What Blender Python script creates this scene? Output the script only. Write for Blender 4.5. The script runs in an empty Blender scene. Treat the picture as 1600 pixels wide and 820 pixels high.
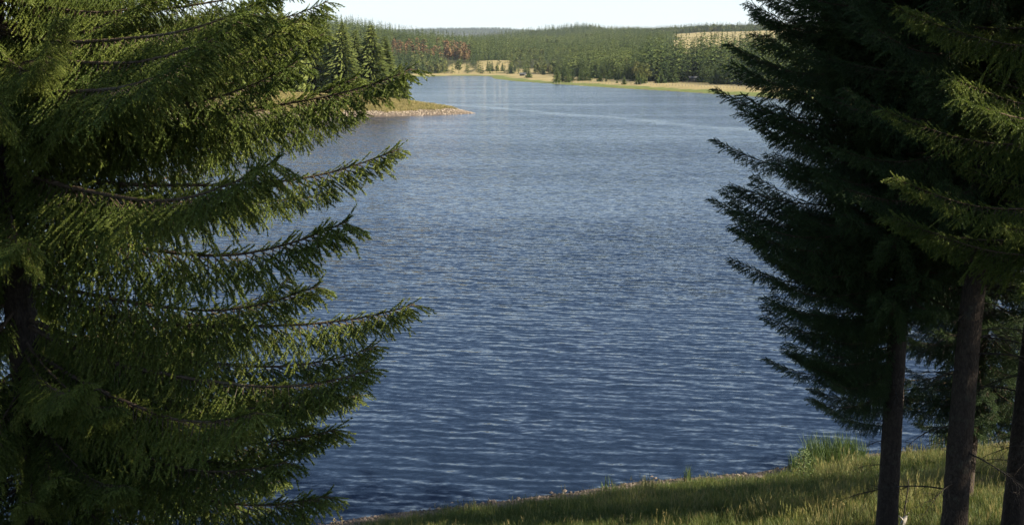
import bpy, math, random
import numpy as np
from mathutils import Vector, Matrix, Euler

S = bpy.context.scene
COL = S.collection
R = math.radians

# ------------------------------------------------------------------ camera
F_PX, PITCH, EYE = 1600.0, R(11.03), 12.0
cam_d = bpy.data.cameras.new('camera')
cam_d.sensor_width = 36.0
cam_d.lens = 36.0 * F_PX / 1600.0
cam_d.clip_start, cam_d.clip_end = 0.1, 30000
cam = bpy.data.objects.new('camera', cam_d)
COL.objects.link(cam)
cam.location = (0, 0, EYE)
cam.rotation_euler = (R(90) - PITCH, 0, 0)
S.camera = cam

# ------------------------------------------------------------------ light
SUN_AZ, SUN_EL = R(112), R(31)            # clockwise from the view direction (+Y)
S.view_settings.view_transform = 'Standard'
S.view_settings.look = 'None'
S.view_settings.exposure = 1.42
S.view_settings.gamma = 1.0
S.view_settings.use_curve_mapping = False
sun_d = bpy.data.lights.new('sun', 'SUN')
sun_d.energy = 5.0
sun_d.angle = R(0.55)
sun_d.color = (1.0, 0.90, 0.74)
sun = bpy.data.objects.new('sun', sun_d)
COL.objects.link(sun)
to_sun = Vector((math.sin(SUN_AZ) * math.cos(SUN_EL), math.cos(SUN_AZ) * math.cos(SUN_EL), math.sin(SUN_EL)))
sun.rotation_euler = to_sun.to_track_quat('Z', 'Y').to_euler()
sun.location = to_sun * 60

W = bpy.data.worlds.new('World')
S.world = W
W.use_nodes = True
wn = W.node_tree
wn.nodes.clear()


def nd(t, kind, **kw):
    n = t.nodes.new(kind)
    for k, v in kw.items():
        setattr(n, k, v)
    return n


def setin(n, **kw):
    for k, v in kw.items():
        n.inputs[k.replace('_', ' ')].default_value = v
    return n


wo = nd(wn, 'ShaderNodeOutputWorld')
bg = nd(wn, 'ShaderNodeBackground')
bg.inputs['Strength'].default_value = 0.080
sky = nd(wn, 'ShaderNodeTexSky', sky_type='NISHITA')
sky.sun_disc = False
sky.sun_elevation = SUN_EL
sky.sun_rotation = SUN_AZ
sky.altitude = 700
sky.air_density = 1.0
sky.dust_density = 0.7
sky.ozone_density = 2.2
tc = nd(wn, 'ShaderNodeTexCoord')
sep = nd(wn, 'ShaderNodeSeparateXYZ')
wn.links.new(tc.outputs['Generated'], sep.inputs[0])


def wmath(op, a, b=None, clamp=False):
    m = nd(wn, 'ShaderNodeMath', operation=op, use_clamp=clamp)
    for i, v in enumerate((a, b)):
        if v is None:
            continue
        if isinstance(v, (int, float)):
            m.inputs[i].default_value = v
        else:
            wn.links.new(v, m.inputs[i])
    return m.outputs[0]


# cloud layer seen in perspective: direction projected on a plane overhead
zz = wmath('ADD', wmath('MAXIMUM', sep.outputs[2], 0.0), 0.10)
cb = nd(wn, 'ShaderNodeCombineXYZ')
wn.links.new(wmath('DIVIDE', sep.outputs[0], zz), cb.inputs[0])
wn.links.new(wmath('DIVIDE', sep.outputs[1], zz), cb.inputs[1])
cn = nd(wn, 'ShaderNodeTexNoise')
setin(cn, Scale=0.55, Detail=7.0, Roughness=0.55)
wn.links.new(cb.outputs[0], cn.inputs['Vector'])
cr = nd(wn, 'ShaderNodeMapRange')
wn.links.new(cn.outputs[0], cr.inputs[0])
for i, v in enumerate((0.52, 0.80, 0.0, 0.6)):
    cr.inputs[i + 1].default_value = v
# thin white veil thickening towards the horizon (same all the way round)
veil = wmath('POWER', wmath('SUBTRACT', 1.0, wmath('MAXIMUM', sep.outputs[2], 0.0), True), 5.5)
cover = wmath('MAXIMUM', cr.outputs[0], wmath('MULTIPLY', veil, wmath('ADD', wmath('MULTIPLY', cn.outputs[0], 1.3), 0.22)), True)
mx = nd(wn, 'ShaderNodeMix', data_type='RGBA')
wn.links.new(cover, mx.inputs['Factor'])
wn.links.new(sky.outputs[0], mx.inputs['A'])
mx.inputs['B'].default_value = (4.5, 4.95, 5.3, 1)
wn.links.new(mx.outputs['Result'], bg.inputs['Color'])
wn.links.new(bg.outputs[0], wo.inputs[0])

# ------------------------------------------------------------------ helpers


def link(o, parent=None, label=None, cat=None, group=None, kind=None):
    COL.objects.link(o)
    if parent is not None:
        o.parent = parent
    if label:
        o['label'] = label
    if cat:
        o['category'] = cat
    if group:
        o['group'] = group
    if kind:
        o['kind'] = kind
    return o


def empty(name, loc, label, cat, group=None, rz=0):
    o = bpy.data.objects.new(name, None)
    o.empty_display_size = 0.3
    o.location = loc
    o.rotation_euler = (0, 0, rz)
    return link(o, None, label, cat, group)


def mesh_np(name, V, loops, sizes, mat=None, attrs=None, smooth=False):
    V = np.asarray(V, dtype=np.float32)
    loops = np.asarray(loops, dtype=np.int32).ravel()
    sizes = np.asarray(sizes, dtype=np.int32)
    me = bpy.data.meshes.new(name)
    me.vertices.add(len(V))
    me.vertices.foreach_set('co', V.ravel())
    me.loops.add(len(loops))
    me.loops.foreach_set('vertex_index', loops)
    me.polygons.add(len(sizes))
    st = np.zeros(len(sizes), dtype=np.int32)
    st[1:] = np.cumsum(sizes)[:-1]
    me.polygons.foreach_set('loop_start', st)
    me.polygons.foreach_set('loop_total', sizes)
    if smooth:
        me.polygons.foreach_set('use_smooth', np.ones(len(sizes), dtype=bool))
    if attrs:
        for k, a in attrs.items():
            a = np.asarray(a, dtype=np.float32)
            at = me.attributes.new(k, 'FLOAT', 'POINT')
            at.data.foreach_set('value', a)
    me.update(calc_edges=True)
    me.validate()
    if mat:
        me.materials.append(mat)
    return me


class MB:
    """collects polygons for one mesh"""

    def __init__(self):
        self.v, self.f, self.t = [], [], []

    def tube(self, pts, rad, n=6, cap=True, tone=0.5):
        pts = [Vector(p) for p in pts]
        base = len(self.v)
        up = Vector((0, 0, 1))
        for i, p in enumerate(pts):
            d = (pts[min(i + 1, len(pts) - 1)] - pts[max(i - 1, 0)])
            if d.length < 1e-9:
                d = Vector((0, 0, 1))
            d.normalize()
            a = d.cross(up if abs(d.z) < 0.9 else Vector((1, 0, 0))).normalized()
            b = d.cross(a)
            for k in range(n):
                w = 2 * math.pi * k / n
                self.v.append(p + (a * math.cos(w) + b * math.sin(w)) * rad[i])
                self.t.append(tone)
        for i in range(len(pts) - 1):
            for k in range(n):
                k2 = (k + 1) % n
                self.f.append((base + i * n + k, base + i * n + k2, base + (i + 1) * n + k2, base + (i + 1) * n + k))
        if cap:
            self.f.append(tuple(base + k for k in range(n))[::-1])
            self.f.append(tuple(base + (len(pts) - 1) * n + k for k in range(n)))

    def box(self, c, s, tone=0.5, rz=0):
        base = len(self.v)
        m = Matrix.Rotation(rz, 3, 'Z')
        for dx in (-1, 1):
            for dy in (-1, 1):
                for dz in (-1, 1):
                    self.v.append(Vector(c) + m @ Vector((dx * s[0] / 2, dy * s[1] / 2, dz * s[2] / 2)))
                    self.t.append(tone)
        for q in ((0, 1, 3, 2), (4, 6, 7, 5), (0, 4, 5, 1), (2, 3, 7, 6), (0, 2, 6, 4), (1, 5, 7, 3)):
            self.f.append(tuple(base + i for i in q))

    def poly(self, pts, tone=0.5):
        base = len(self.v)
        for p in pts:
            self.v.append(Vector(p))
            self.t.append(tone)
        self.f.append(tuple(range(base, base + len(pts))))

    def mesh(self, name, mat, smooth=False):
        lo, sz = [], []
        for f in self.f:
            lo.extend(f)
            sz.append(len(f))
        return mesh_np(name, np.array([tuple(v) for v in self.v]), lo, sz, mat, {'tone': self.t}, smooth)


def obj(name, me, parent=None, **kw):
    return link(bpy.data.objects.new(name, me), parent, **kw)


# ------------------------------------------------------------------ materials


def new_mat(name):
    m = bpy.data.materials.new(name)
    m.use_nodes = True
    t = m.node_tree
    t.nodes.clear()
    out = nd(t, 'ShaderNodeOutputMaterial')
    p = nd(t, 'ShaderNodeBsdfPrincipled')
    t.links.new(p.outputs[0], out.inputs[0])
    return m, t, p, out


def ramp(t, fac, stops):
    r = nd(t, 'ShaderNodeValToRGB')
    e = r.color_ramp.elements
    while len(e) > 2:
        e.remove(e[-1])
    for i, (pos, c) in enumerate(stops):
        el = e[i] if i < 2 else e.new(pos)
        el.position = pos
        el.color = (*c, 1)
    t.links.new(fac, r.inputs[0])
    return r.outputs[0]


def tmath(t, op, a, b=None, clamp=False):
    m = nd(t, 'ShaderNodeMath', operation=op, use_clamp=clamp)
    for i, v in enumerate((a, b)):
        if v is None:
            continue
        if isinstance(v, (int, float)):
            m.inputs[i].default_value = v
        else:
            t.links.new(v, m.inputs[i])
    return m.outputs[0]


def tmix(t, fac, a, b):
    m = nd(t, 'ShaderNodeMix', data_type='RGBA')
    for key, v in (('Factor', fac), ('A', a), ('B', b)):
        if isinstance(v, (int, float)):
            m.inputs[key].default_value = v
        elif isinstance(v, tuple):
            m.inputs[key].default_value = (*v, 1)
        else:
            t.links.new(v, m.inputs[key])
    return m.outputs['Result']


def noise(t, vec, scale, detail=4, rough=0.55):
    n = nd(t, 'ShaderNodeTexNoise')
    setin(n, Scale=scale, Detail=detail, Roughness=rough)
    if vec is not None:
        t.links.new(vec, n.inputs['Vector'])
    return n.outputs[0]


def leaf_mat(name, stops, vary=0.25, rough=0.55, trans=0.18, spec=0.3):
    """foliage: colour from the leaf's own tone and a per-plant random shift"""
    m, t, p, out = new_mat(name)
    a = nd(t, 'ShaderNodeAttribute', attribute_name='tone')
    oi = nd(t, 'ShaderNodeObjectInfo')
    v = tmath(t, 'ADD', a.outputs['Fac'], tmath(t, 'MULTIPLY', tmath(t, 'SUBTRACT', oi.outputs['Random'], 0.5), vary), True)
    c = ramp(t, v, stops)
    t.links.new(c, p.inputs['Base Color'])
    p.inputs['Roughness'].default_value = rough
    p.inputs['Specular IOR Level'].default_value = spec
    if trans:
        tr = nd(t, 'ShaderNodeBsdfTranslucent')
        t.links.new(c, tr.inputs[0])
        ms = nd(t, 'ShaderNodeMixShader')
        ms.inputs[0].default_value = trans
        t.links.new(p.outputs[0], ms.inputs[1])
        t.links.new(tr.outputs[0], ms.inputs[2])
        t.links.new(ms.outputs[0], out.inputs[0])
    return m


M = {}
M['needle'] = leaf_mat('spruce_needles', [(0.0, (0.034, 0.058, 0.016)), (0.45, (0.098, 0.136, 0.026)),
                                          (0.8, (0.165, 0.195, 0.036)), (1.0, (0.205, 0.220, 0.050))], vary=0.22, trans=0.3)  # sunlit copy of the needles, the sun's brightness put into the colour
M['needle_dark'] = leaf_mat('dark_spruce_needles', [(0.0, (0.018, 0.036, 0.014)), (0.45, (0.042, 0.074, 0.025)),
                                                    (0.8, (0.075, 0.115, 0.034)), (1.0, (0.115, 0.145, 0.042))], vary=0.2)  # shaded copy of the same needles, the shade put into the colour
M['mid_spruce'] = leaf_mat('spruce_sprays', [(0.0, (0.036, 0.052, 0.013)), (0.5, (0.080, 0.102, 0.024)),
                                             (1.0, (0.130, 0.145, 0.036))], vary=0.35, rough=0.7, spec=0.15)
M['far_spruce'] = leaf_mat('far_spruce_sprays', [(0.0, (0.022, 0.038, 0.012)), (0.5, (0.052, 0.076, 0.020)),
                                                 (1.0, (0.092, 0.112, 0.030))], vary=0.75, rough=0.8, spec=0.1, trans=0.06)
M['far_leaf'] = leaf_mat('far_broad_leaves', [(0.0, (0.05, 0.065, 0.018)), (0.5, (0.085, 0.10, 0.028)),
                                              (1.0, (0.15, 0.145, 0.05))], vary=0.6, rough=0.8, spec=0.1)
M['russet'] = leaf_mat('russet_leaves', [(0.0, (0.075, 0.050, 0.022)), (0.5, (0.140, 0.082, 0.036)),
                                         (1.0, (0.17, 0.115, 0.055))], vary=0.5, rough=0.8, spec=0.1)
M['grass'] = leaf_mat('grass_blades', [(0.0, (0.042, 0.064, 0.015)), (0.5, (0.090, 0.116, 0.024)),
                                       (0.8, (0.165, 0.17, 0.042)), (1.0, (0.26, 0.21, 0.085))], vary=0.25, trans=0.3)
M['sedge'] = leaf_mat('sedge_blades', [(0.0, (0.03, 0.055, 0.012)), (0.5, (0.060, 0.095, 0.020)),
                                       (1.0, (0.11, 0.14, 0.035))], vary=0.2, trans=0.3)
M['dry_grass'] = leaf_mat('dry_grass_blades', [(0.0, (0.11, 0.115, 0.030)), (0.5, (0.22, 0.19, 0.060)),
                                               (1.0, (0.36, 0.28, 0.12))], vary=0.5, trans=0.2)


def bark_mat(name, dark, light, scale):
    m, t, p, out = new_mat(name)
    g = nd(t, 'ShaderNodeTexCoord')
    mp = nd(t, 'ShaderNodeMapping')
    mp.inputs['Scale'].default_value = (1, 1, 0.45)
    t.links.new(g.outputs['Object'], mp.inputs[0])
    n1 = noise(t, mp.outputs[0], scale, 5, 0.65)
    vo = nd(t, 'ShaderNodeTexVoronoi', feature='DISTANCE_TO_EDGE')
    vo.inputs['Scale'].default_value = scale * 1.3
    t.links.new(mp.outputs[0], vo.inputs['Vector'])
    crack = tmath(t, 'ADD', tmath(t, 'MULTIPLY', tmath(t, 'MULTIPLY', vo.outputs['Distance'], 4.0, True), 0.35), tmath(t, 'MULTIPLY', noise(t, mp.outputs[0], scale * 2.4, 4, 0.7), 0.6))
    c = ramp(t, tmath(t, 'MULTIPLY', n1, tmath(t, 'ADD', tmath(t, 'MULTIPLY', crack, 0.6), 0.5)), [(0.2, dark), (0.75, light)])
    lich = ramp(t, noise(t, g.outputs['Object'], 2.3, 5, 0.7), [(0.56, (0, 0, 0)), (0.68, (1, 1, 1))])
    c = tmix(t, tmath(t, 'MULTIPLY', lich, 0.35), c, (0.13, 0.14, 0.10))
    t.links.new(c, p.inputs['Base Color'])
    p.inputs['Roughness'].default_value = 0.9
    p.inputs['Specular IOR Level'].default_value = 0.15
    b = nd(t, 'ShaderNodeBump')
    b.inputs['Strength'].default_value = 0.7
    b.inputs['Distance'].default_value = 0.02
    t.links.new(tmath(t, 'ADD', n1, crack), b.inputs['Height'])
    t.links.new(b.outputs[0], p.inputs['Normal'])
    return m


M['bark'] = bark_mat('spruce_bark', (0.026, 0.020, 0.016), (0.105, 0.080, 0.062), 22)
M['twig'] = bark_mat('twig_bark', (0.06, 0.042, 0.028), (0.17, 0.125, 0.085), 30)
M['dead_wood'] = bark_mat('dead_twig_wood', (0.03, 0.025, 0.021), (0.085, 0.070, 0.056), 30)
M['white_wood'] = bark_mat('bleached_wood', (0.30, 0.27, 0.23), (0.62, 0.58, 0.52), 14)


def stone_mat(name, a, b):
    m, t, p, out = new_mat(name)
    oi = nd(t, 'ShaderNodeObjectInfo')
    g = nd(t, 'ShaderNodeTexCoord')
    n1 = noise(t, g.outputs['Object'], 3.0, 5)
    c = ramp(t, tmath(t, 'ADD', tmath(t, 'MULTIPLY', n1, 0.5), tmath(t, 'MULTIPLY', oi.outputs['Random'], 0.5)), [(0.2, a), (0.8, b)])
    t.links.new(c, p.inputs['Base Color'])
    p.inputs['Roughness'].default_value = 0.85
    return m


M['pebble'] = stone_mat('brown_pebble', (0.045, 0.034, 0.026), (0.15, 0.115, 0.088))
M['shore_stone'] = stone_mat('pale_shore_stone', (0.155, 0.12, 0.085), (0.36, 0.29, 0.21))
M['hut_wall'] = stone_mat('pale_grey_boards', (0.09, 0.095, 0.085), (0.14, 0.14, 0.125))
M['hut_roof'] = stone_mat('grey_roof_felt', (0.07, 0.075, 0.07), (0.11, 0.11, 0.10))
M['post'] = stone_mat('weathered_post', (0.16, 0.13, 0.10), (0.34, 0.29, 0.23))
M['door'] = stone_mat('dark_door_wood', (0.05, 0.045, 0.04), (0.09, 0.08, 0.07))

# ------------------------------------------------------------------ the lie of the land
CP, SP = math.cos(PITCH), math.sin(PITCH)


def ray(px, py):
    u, v = (px - 800) / F_PX, (410 - py) / F_PX
    return Vector((u, CP + v * SP, -SP + v * CP))


def on_level(px, py, z=0.0):
    r = ray(px, py)
    k = (z - EYE) / r.z
    return (r.x * k, r.y * k)


def at_depth(px, py, y):
    r = ray(px, py)
    k = y / r.y
    return Vector((r.x * k, y, EYE + r.z * k))


def bearing(px, d):
    return ((px - 800) / F_PX * d * CP, d)       # horizon-level bearing at depth d


SHORE = [on_level(*p) for p in (
    (1560, 692), (1430, 704), (1340, 711), (1260, 722), (1190, 737), (1100, 745), (1000, 752), (940, 762), (870, 772),
    (780, 783), (700, 793), (620, 801), (560, 810), (500, 820), (400, 842), (250, 868), (100, 888), (-150, 915))]
SHORE += [(-24, 18), (-50, 22), (-95, 45), (-140, 95), (-150, 165), (-120, 214)]
SHORE += [on_level(*p) for p in ((330, 187), (420, 185), (500, 183.5), (560, 183), (610, 182.5), (660, 181), (705, 179.5), (740, 177.5))]
SHORE += [(-10.5, 256), (-20, 268), (-33, 285), (-52, 315), (-78, 355), (-98, 420), (-105, 500), (-100, 600), (-98, 700)]
SHORE += [on_level(*p) for p in ((630, 122), (648, 120.4), (672, 119.8), (700, 119), (735, 118.9), (764, 119.6), (772, 123.5), (800, 127),
                                 (850, 130.5), (900, 134), (960, 138), (1040, 142.5), (1110, 147), (1175, 151), (1300, 163), (1450, 185), (1600, 215))]
SHORE += [(78, 120), (72, 80), (52, 52), (30, 38)]
SHORE = np.array(SHORE)


def sdist(P):
    """signed distance to the waterline, positive on land"""
    P = np.asarray(P, dtype=np.float64)
    A = SHORE
    B = np.roll(SHORE, -1, axis=0)
    best = np.full(len(P), 1e18)
    inside = np.zeros(len(P), dtype=bool)
    for a, b in zip(A, B):
        ab = b - a
        ap = P - a
        t = np.clip((ap @ ab) / (ab @ ab), 0, 1)
        dd = ap - t[:, None] * ab
        best = np.minimum(best, (dd ** 2).sum(1))
        c = ((a[1] > P[:, 1]) != (b[1] > P[:, 1]))
        if abs(b[1] - a[1]) > 1e-9:
            xi = a[0] + (P[:, 1] - a[1]) * ab[0] / ab[1]
            inside ^= c & (P[:, 0] < xi)
    d = np.sqrt(best)
    return np.where(inside, -d, d)


HILLS = []                                       # (x, y, z) control points of the hills


def hp(px, d, z):
    x, y = bearing(px, d)
    HILLS.append((x, y, z))


for px, d, z in ((250, 1300, 52), (400, 1300, 52), (530, 1300, 49), (600, 1300, 43), (650, 1270, 31), (700, 1230, 20), (745, 1200, 13),
                 (400, 950, 14), (530, 950, 10), (620, 980, 8), (700, 1000, 8), (560, 1120, 30), (640, 1130, 24), (690, 1110, 17),
                 (600, 1900, 38), (450, 1900, 50), (775, 1120, 25), (760, 1010, 6), (830, 1070, 14), (850, 980, 9), (880, 1100, 16),
                 (800, 1500, 25), (800, 2200, 30), (860, 2200, 38), (905, 2300, 60), (900, 1500, 31), (950, 2000, 60), (950, 2600, 93), (1000, 2600, 84), (1060, 2600, 80),
                 (1180, 2600, 86), (1400, 2600, 92), (1700, 2600, 90), (1050, 1450, 39), (1190, 1450, 43), (1050, 1900, 60), (1190, 1900, 67),
                 (1400, 1900, 70), (960, 1000, 12), (1000, 750, 6), (1100, 750, 7), (1200, 700, 8), (1000, 480, 3), (1100, 450, 3), (1200, 420, 3),
                 (1400, 500, 8), (1500, 1000, 25), (1100, 1100, 20), (1000, 1200, 22), (650, 8500, 262), (760, 8500, 268), (830, 8500, 258), (900, 8500, 225), (1050, 8500, 210), (650, 5000, 78), (800, 5000, 82), (1000, 5000, 110),
                 (1300, 8500, 210), (400, 8500, 225), (700, 3200, 42), (850, 3400, 58), (1000, 3600, 95), (200, 3000, 90)):
    hp(px, d, z)
HILLS += [(-250, 350, 18), (-180, 280, 8), (-300, 150, 20), (-600, 400, 45), (-200, -50, 22), (0, -100, 24), (150, 0, 18), (300, 200, 15), (600, 500, 30),
          (0, -1500, 60), (-2000, -500, 80), (2000, -500, 80), (-3500, 3500, 120), (4500, 3500, 120), (0, -6000, 120), (-6000, -2000, 130), (6000, -2000, 130),
          (-6500, 5000, 150), (7000, 5000, 150), (0, 11500, 200)]
HILLS = np.array(HILLS)


def _tps(r2):
    return 0.5 * r2 * np.log(r2 + 1e-9)


_hx = HILLS[:, :2] / 1000.0
_n = len(_hx)
_A = np.zeros((_n + 3, _n + 3))
_A[:_n, :_n] = _tps(((_hx[:, None] - _hx[None]) ** 2).sum(2)) + np.eye(_n) * 0.002
_A[:_n, _n] = 1
_A[:_n, _n + 1:] = _hx
_A[_n, :_n] = 1
_A[_n + 1:, :_n] = _hx.T
_w = np.linalg.solve(_A, np.concatenate([HILLS[:, 2], np.zeros(3)]))


def hills(P):
    q = np.asarray(P) / 1000.0
    out = np.empty(len(q))
    for i in range(0, len(q), 20000):
        c = q[i:i + 20000]
        out[i:i + 20000] = _tps(((c[:, None] - _hx[None]) ** 2).sum(2)) @ _w[:_n] + _w[_n] + c @ _w[_n + 1:]
    return np.clip(out, 0, 290)


def vnoise(x, y, seed=0):
    """cheap smooth value noise, -1..1"""
    xi, yi = np.floor(x), np.floor(y)
    fx, fy = x - xi, y - yi
    fx, fy = fx * fx * (3 - 2 * fx), fy * fy * (3 - 2 * fy)

    def h(a, b):
        s = np.sin(a * 127.1 + b * 311.7 + seed * 74.7) * 43758.5453
        return (s - np.floor(s)) * 2 - 1
    return (h(xi, yi) * (1 - fx) + h(xi + 1, yi) * fx) * (1 - fy) + (h(xi, yi + 1) * (1 - fx) + h(xi + 1, yi + 1) * fx) * fy


def smooth(x):
    x = np.clip(x, 0, 1)
    return x * x * (3 - 2 * x)


def height(P, sd=None):
    P = np.asarray(P, dtype=np.float64)
    if sd is None:
        sd = sdist(P)
    x, y = P[:, 0], P[:, 1]
    r = np.hypot(x, y)
    wn_ = np.exp(-(np.maximum(0, r - 42) / 30) ** 2)
    land = np.maximum(sd, 0)
    wob = 0.5 * vnoise(x * 0.9, y * 0.9, 1) + 0.3 * vnoise(x * 2.1, y * 2.1, 2)
    near = 0.30 * np.minimum(land, 1.2) + 0.36 * np.clip(land - 1.2, 0, 28) + 0.12 * np.maximum(land - 29.2, 0) * 0.5
    near = np.minimum(near, 14) + 0.13 * wob * smooth(land / 2)
    far = (1.15 + 4.1 * smooth((400 - y) / 60)) * (1 - np.exp(-land / 21)) + (0.25 * vnoise(x / 9, y / 9, 3) + 0.10 * wob) * smooth(land / 20)
    hill = hills(P)
    far = far + (hill + 2.2 * vnoise(x / 90, y / 90, 5) * smooth(hill / 20)) * smooth((sd - 40) / 240)
    z = near * wn_ + far * (1 - wn_)
    return np.where(sd > 0, z, np.maximum(sd * 0.14, -5) - 0.02)


def ground_z(x, y):
    return float(height(np.array([[x, y]]))[0])


def px_of(P):
    """bearing of a ground point, in photo pixels along the horizon"""
    return 800 + F_PX * P[:, 0] / np.maximum(P[:, 1], 1.0) / CP


def meadow(P):
    """0..1: open grassland on the hills"""
    px, d = px_of(P), P[:, 1]
    n = 14 * vnoise(P[:, 0] / 55, P[:, 1] / 55, 9)
    m = np.zeros(len(P))

    def patch(a, b, c, e):
        return (px + n > a) & (px + n < b) & (d + 6 * n > c) & (d + 6 * n < e)
    m[patch(1048, 1420, 880, 1980)] = 1
    m[patch(1120, 1420, 2120, 2300)] = 1
    m[patch(742, 800, 1035, 1150)] = 1
    m[patch(812, 866, 1010, 1110)] = 1
    m[patch(690, 745, 1015, 1045)] = 1
    m[patch(600, 640, 980, 1060)] = 1
    return m


# one ground sheet, finer in view and close by
az = np.concatenate([np.linspace(-180, -36, 49)[:-1], np.linspace(-36, 36, 289), np.linspace(36, 180, 49)[1:-1]])
az = np.radians(az)
rr = np.concatenate([[0.5], np.exp(np.linspace(math.log(1.5), math.log(60), 190)), np.exp(np.linspace(math.log(60), math.log(11500), 241))[1:]])
AA, RRR = np.meshgrid(az, rr)
GP = np.stack([np.sin(AA).ravel() * RRR.ravel(), np.cos(AA).ravel() * RRR.ravel()], 1)
gsd = sdist(GP)
gz = height(GP, gsd)
nA, nR = len(az), len(rr)
i, j = np.meshgrid(np.arange(nR - 1), np.arange(nA), indexing='ij')
j2 = (j + 1) % nA
quads = np.stack([i * nA + j, i * nA + j2, (i + 1) * nA + j2, (i + 1) * nA + j], -1).reshape(-1, 4)
gd = np.hypot(GP[:, 0], GP[:, 1])
m_dry = meadow(GP)
nearw = np.exp(-(np.maximum(0, gd - 42) / 30) ** 2)
shore_belt = ((gsd > 0) & (gsd < 75)) * (1 - nearw)
m_dry = np.maximum(m_dry, shore_belt)
m_wet = np.where((gsd > 0.2) & (gsd < 16 + 6 * vnoise(GP[:, 0] / 20, GP[:, 1] / 20, 4)) & (GP[:, 1] > 330), 1.0, 0.0)
on_point = (GP[:, 1] > 190) & (GP[:, 1] < 330) & (GP[:, 0] < 0)
m_gravel = np.where(on_point, 1 - smooth((gsd - 4.5) / 2.5), 0) + np.where(nearw > 0.3, 1 - smooth((gsd - 0.95 - 0.5 * vnoise(GP[:, 0], GP[:, 1], 6)) / 0.5), 0)
m_gravel = np.maximum(m_gravel, (gsd < 0) * 1.0)

gm, t, p, out = new_mat('ground_cover')
geo = nd(t, 'ShaderNodeNewGeometry')
pos = geo.outputs['Position']
A_dry = nd(t, 'ShaderNodeAttribute', attribute_name='dry').outputs['Fac']
A_wet = nd(t, 'ShaderNodeAttribute', attribute_name='wet').outputs['Fac']
A_gra = nd(t, 'ShaderNodeAttribute', attribute_name='gravel').outputs['Fac']
n_big = noise(t, pos, 0.035, 5)
n_mid = noise(t, pos, 0.4, 6, 0.65)
n_fine = noise(t, pos, 9.0, 6, 0.7)
floor_c = ramp(t, n_fine, [(0.3, (0.022, 0.028, 0.010)), (0.7, (0.060, 0.058, 0.024))])
dry_c = ramp(t, tmath(t, 'ADD', tmath(t, 'MULTIPLY', n_mid, 0.6), tmath(t, 'MULTIPLY', n_big, 0.4)),
             [(0.3, (0.135, 0.13, 0.045)), (0.5, (0.27, 0.215, 0.095)), (0.7, (0.38, 0.305, 0.16))])
wet_c = ramp(t, n_mid, [(0.3, (0.075, 0.105, 0.025)), (0.7, (0.17, 0.18, 0.055))])
gra_c = ramp(t, noise(t, pos, 14.0, 6, 0.75), [(0.3, (0.040, 0.030, 0.022)), (0.5, (0.095, 0.072, 0.052)), (0.72, (0.20, 0.16, 0.12))])
c = tmix(t, A_dry, floor_c, dry_c)
c = tmix(t, A_wet, c, wet_c)
c = tmix(t, A_gra, c, gra_c)
t.links.new(c, p.inputs['Base Color'])
p.inputs['Roughness'].default_value = 0.95
p.inputs['Specular IOR Level'].default_value = 0.1
b = nd(t, 'ShaderNodeBump')
b.inputs['Strength'].default_value = 0.6
b.inputs['Distance'].default_value = 0.06
t.links.new(n_fine, b.inputs['Height'])
t.links.new(b.outputs[0], p.inputs['Normal'])
ground = obj('ground', mesh_np('ground', np.column_stack([GP, gz]), quads, np.full(len(quads), 4), gm,
                               {'dry': m_dry, 'wet': m_wet, 'gravel': m_gravel}, True), kind='structure')

# ------------------------------------------------------------------ water
wm, t, p, out = new_mat('lake_water')
geo = nd(t, 'ShaderNodeNewGeometry')
pos = geo.outputs['Position']


def stretched(rot, sx, sy, scale, detail=2.0, rough=0.5, off=0.0):
    mp = nd(t, 'ShaderNodeMapping')
    mp.inputs['Rotation'].default_value = (0, 0, R(rot))
    mp.inputs['Scale'].default_value = (sx, sy, 1)
    mp.inputs['Location'].default_value = (off, off * 0.7, 0)
    t.links.new(pos, mp.inputs[0])
    return noise(t, mp.outputs[0], scale, detail, rough)


# wave slopes: long-crested wind waves, a crossing train and small ripples
def train(rot, lam, dist, off, dscale=1.0):
    """a train of wind waves with wandering crests"""
    mp = nd(t, 'ShaderNodeMapping')
    mp.inputs['Rotation'].default_value = (0, 0, R(rot))
    mp.inputs['Scale'].default_value = (0.42, 1, 1)
    mp.inputs['Location'].default_value = (off, off * 0.7, 0)
    t.links.new(pos, mp.inputs[0])
    w = nd(t, 'ShaderNodeTexWave', wave_type='BANDS', bands_direction='Y', wave_profile='SIN')
    setin(w, Scale=0.31416 / lam, Distortion=dist, Detail=2.0)
    w.inputs['Detail Scale'].default_value = dscale
    w.inputs['Detail Roughness'].default_value = 0.55
    t.links.new(mp.outputs[0], w.inputs['Vector'])
    return w.outputs['Fac']


w1 = train(24, 0.80, 8.5, 0.0, 2.8)
w2 = train(10, 0.46, 6.0, 13.0, 2.5)
w2b = train(40, 0.34, 6.0, 43.0, 2.5)
w3 = stretched(12, 0.45, 1.0, 8.0, 2.5, 0.6, 31.0)
wx = stretched(10, 0.6, 0.8, 4.5, 3.0, 0.65, 57.0)
grp = stretched(8, 0.4, 1.0, 0.35, 2.0, 0.5, 77.0)           # wave groups
gust = stretched(6, 0.15, 1.0, 0.035, 3.0, 0.55, 91.0)       # gust lanes and slicks
gust_s = nd(t, 'ShaderNodeMapRange')
t.links.new(gust, gust_s.inputs[0])
for k_, v_ in enumerate((0.34, 0.60, 0.55, 1.15)):
    gust_s.inputs[k_ + 1].default_value = v_

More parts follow.
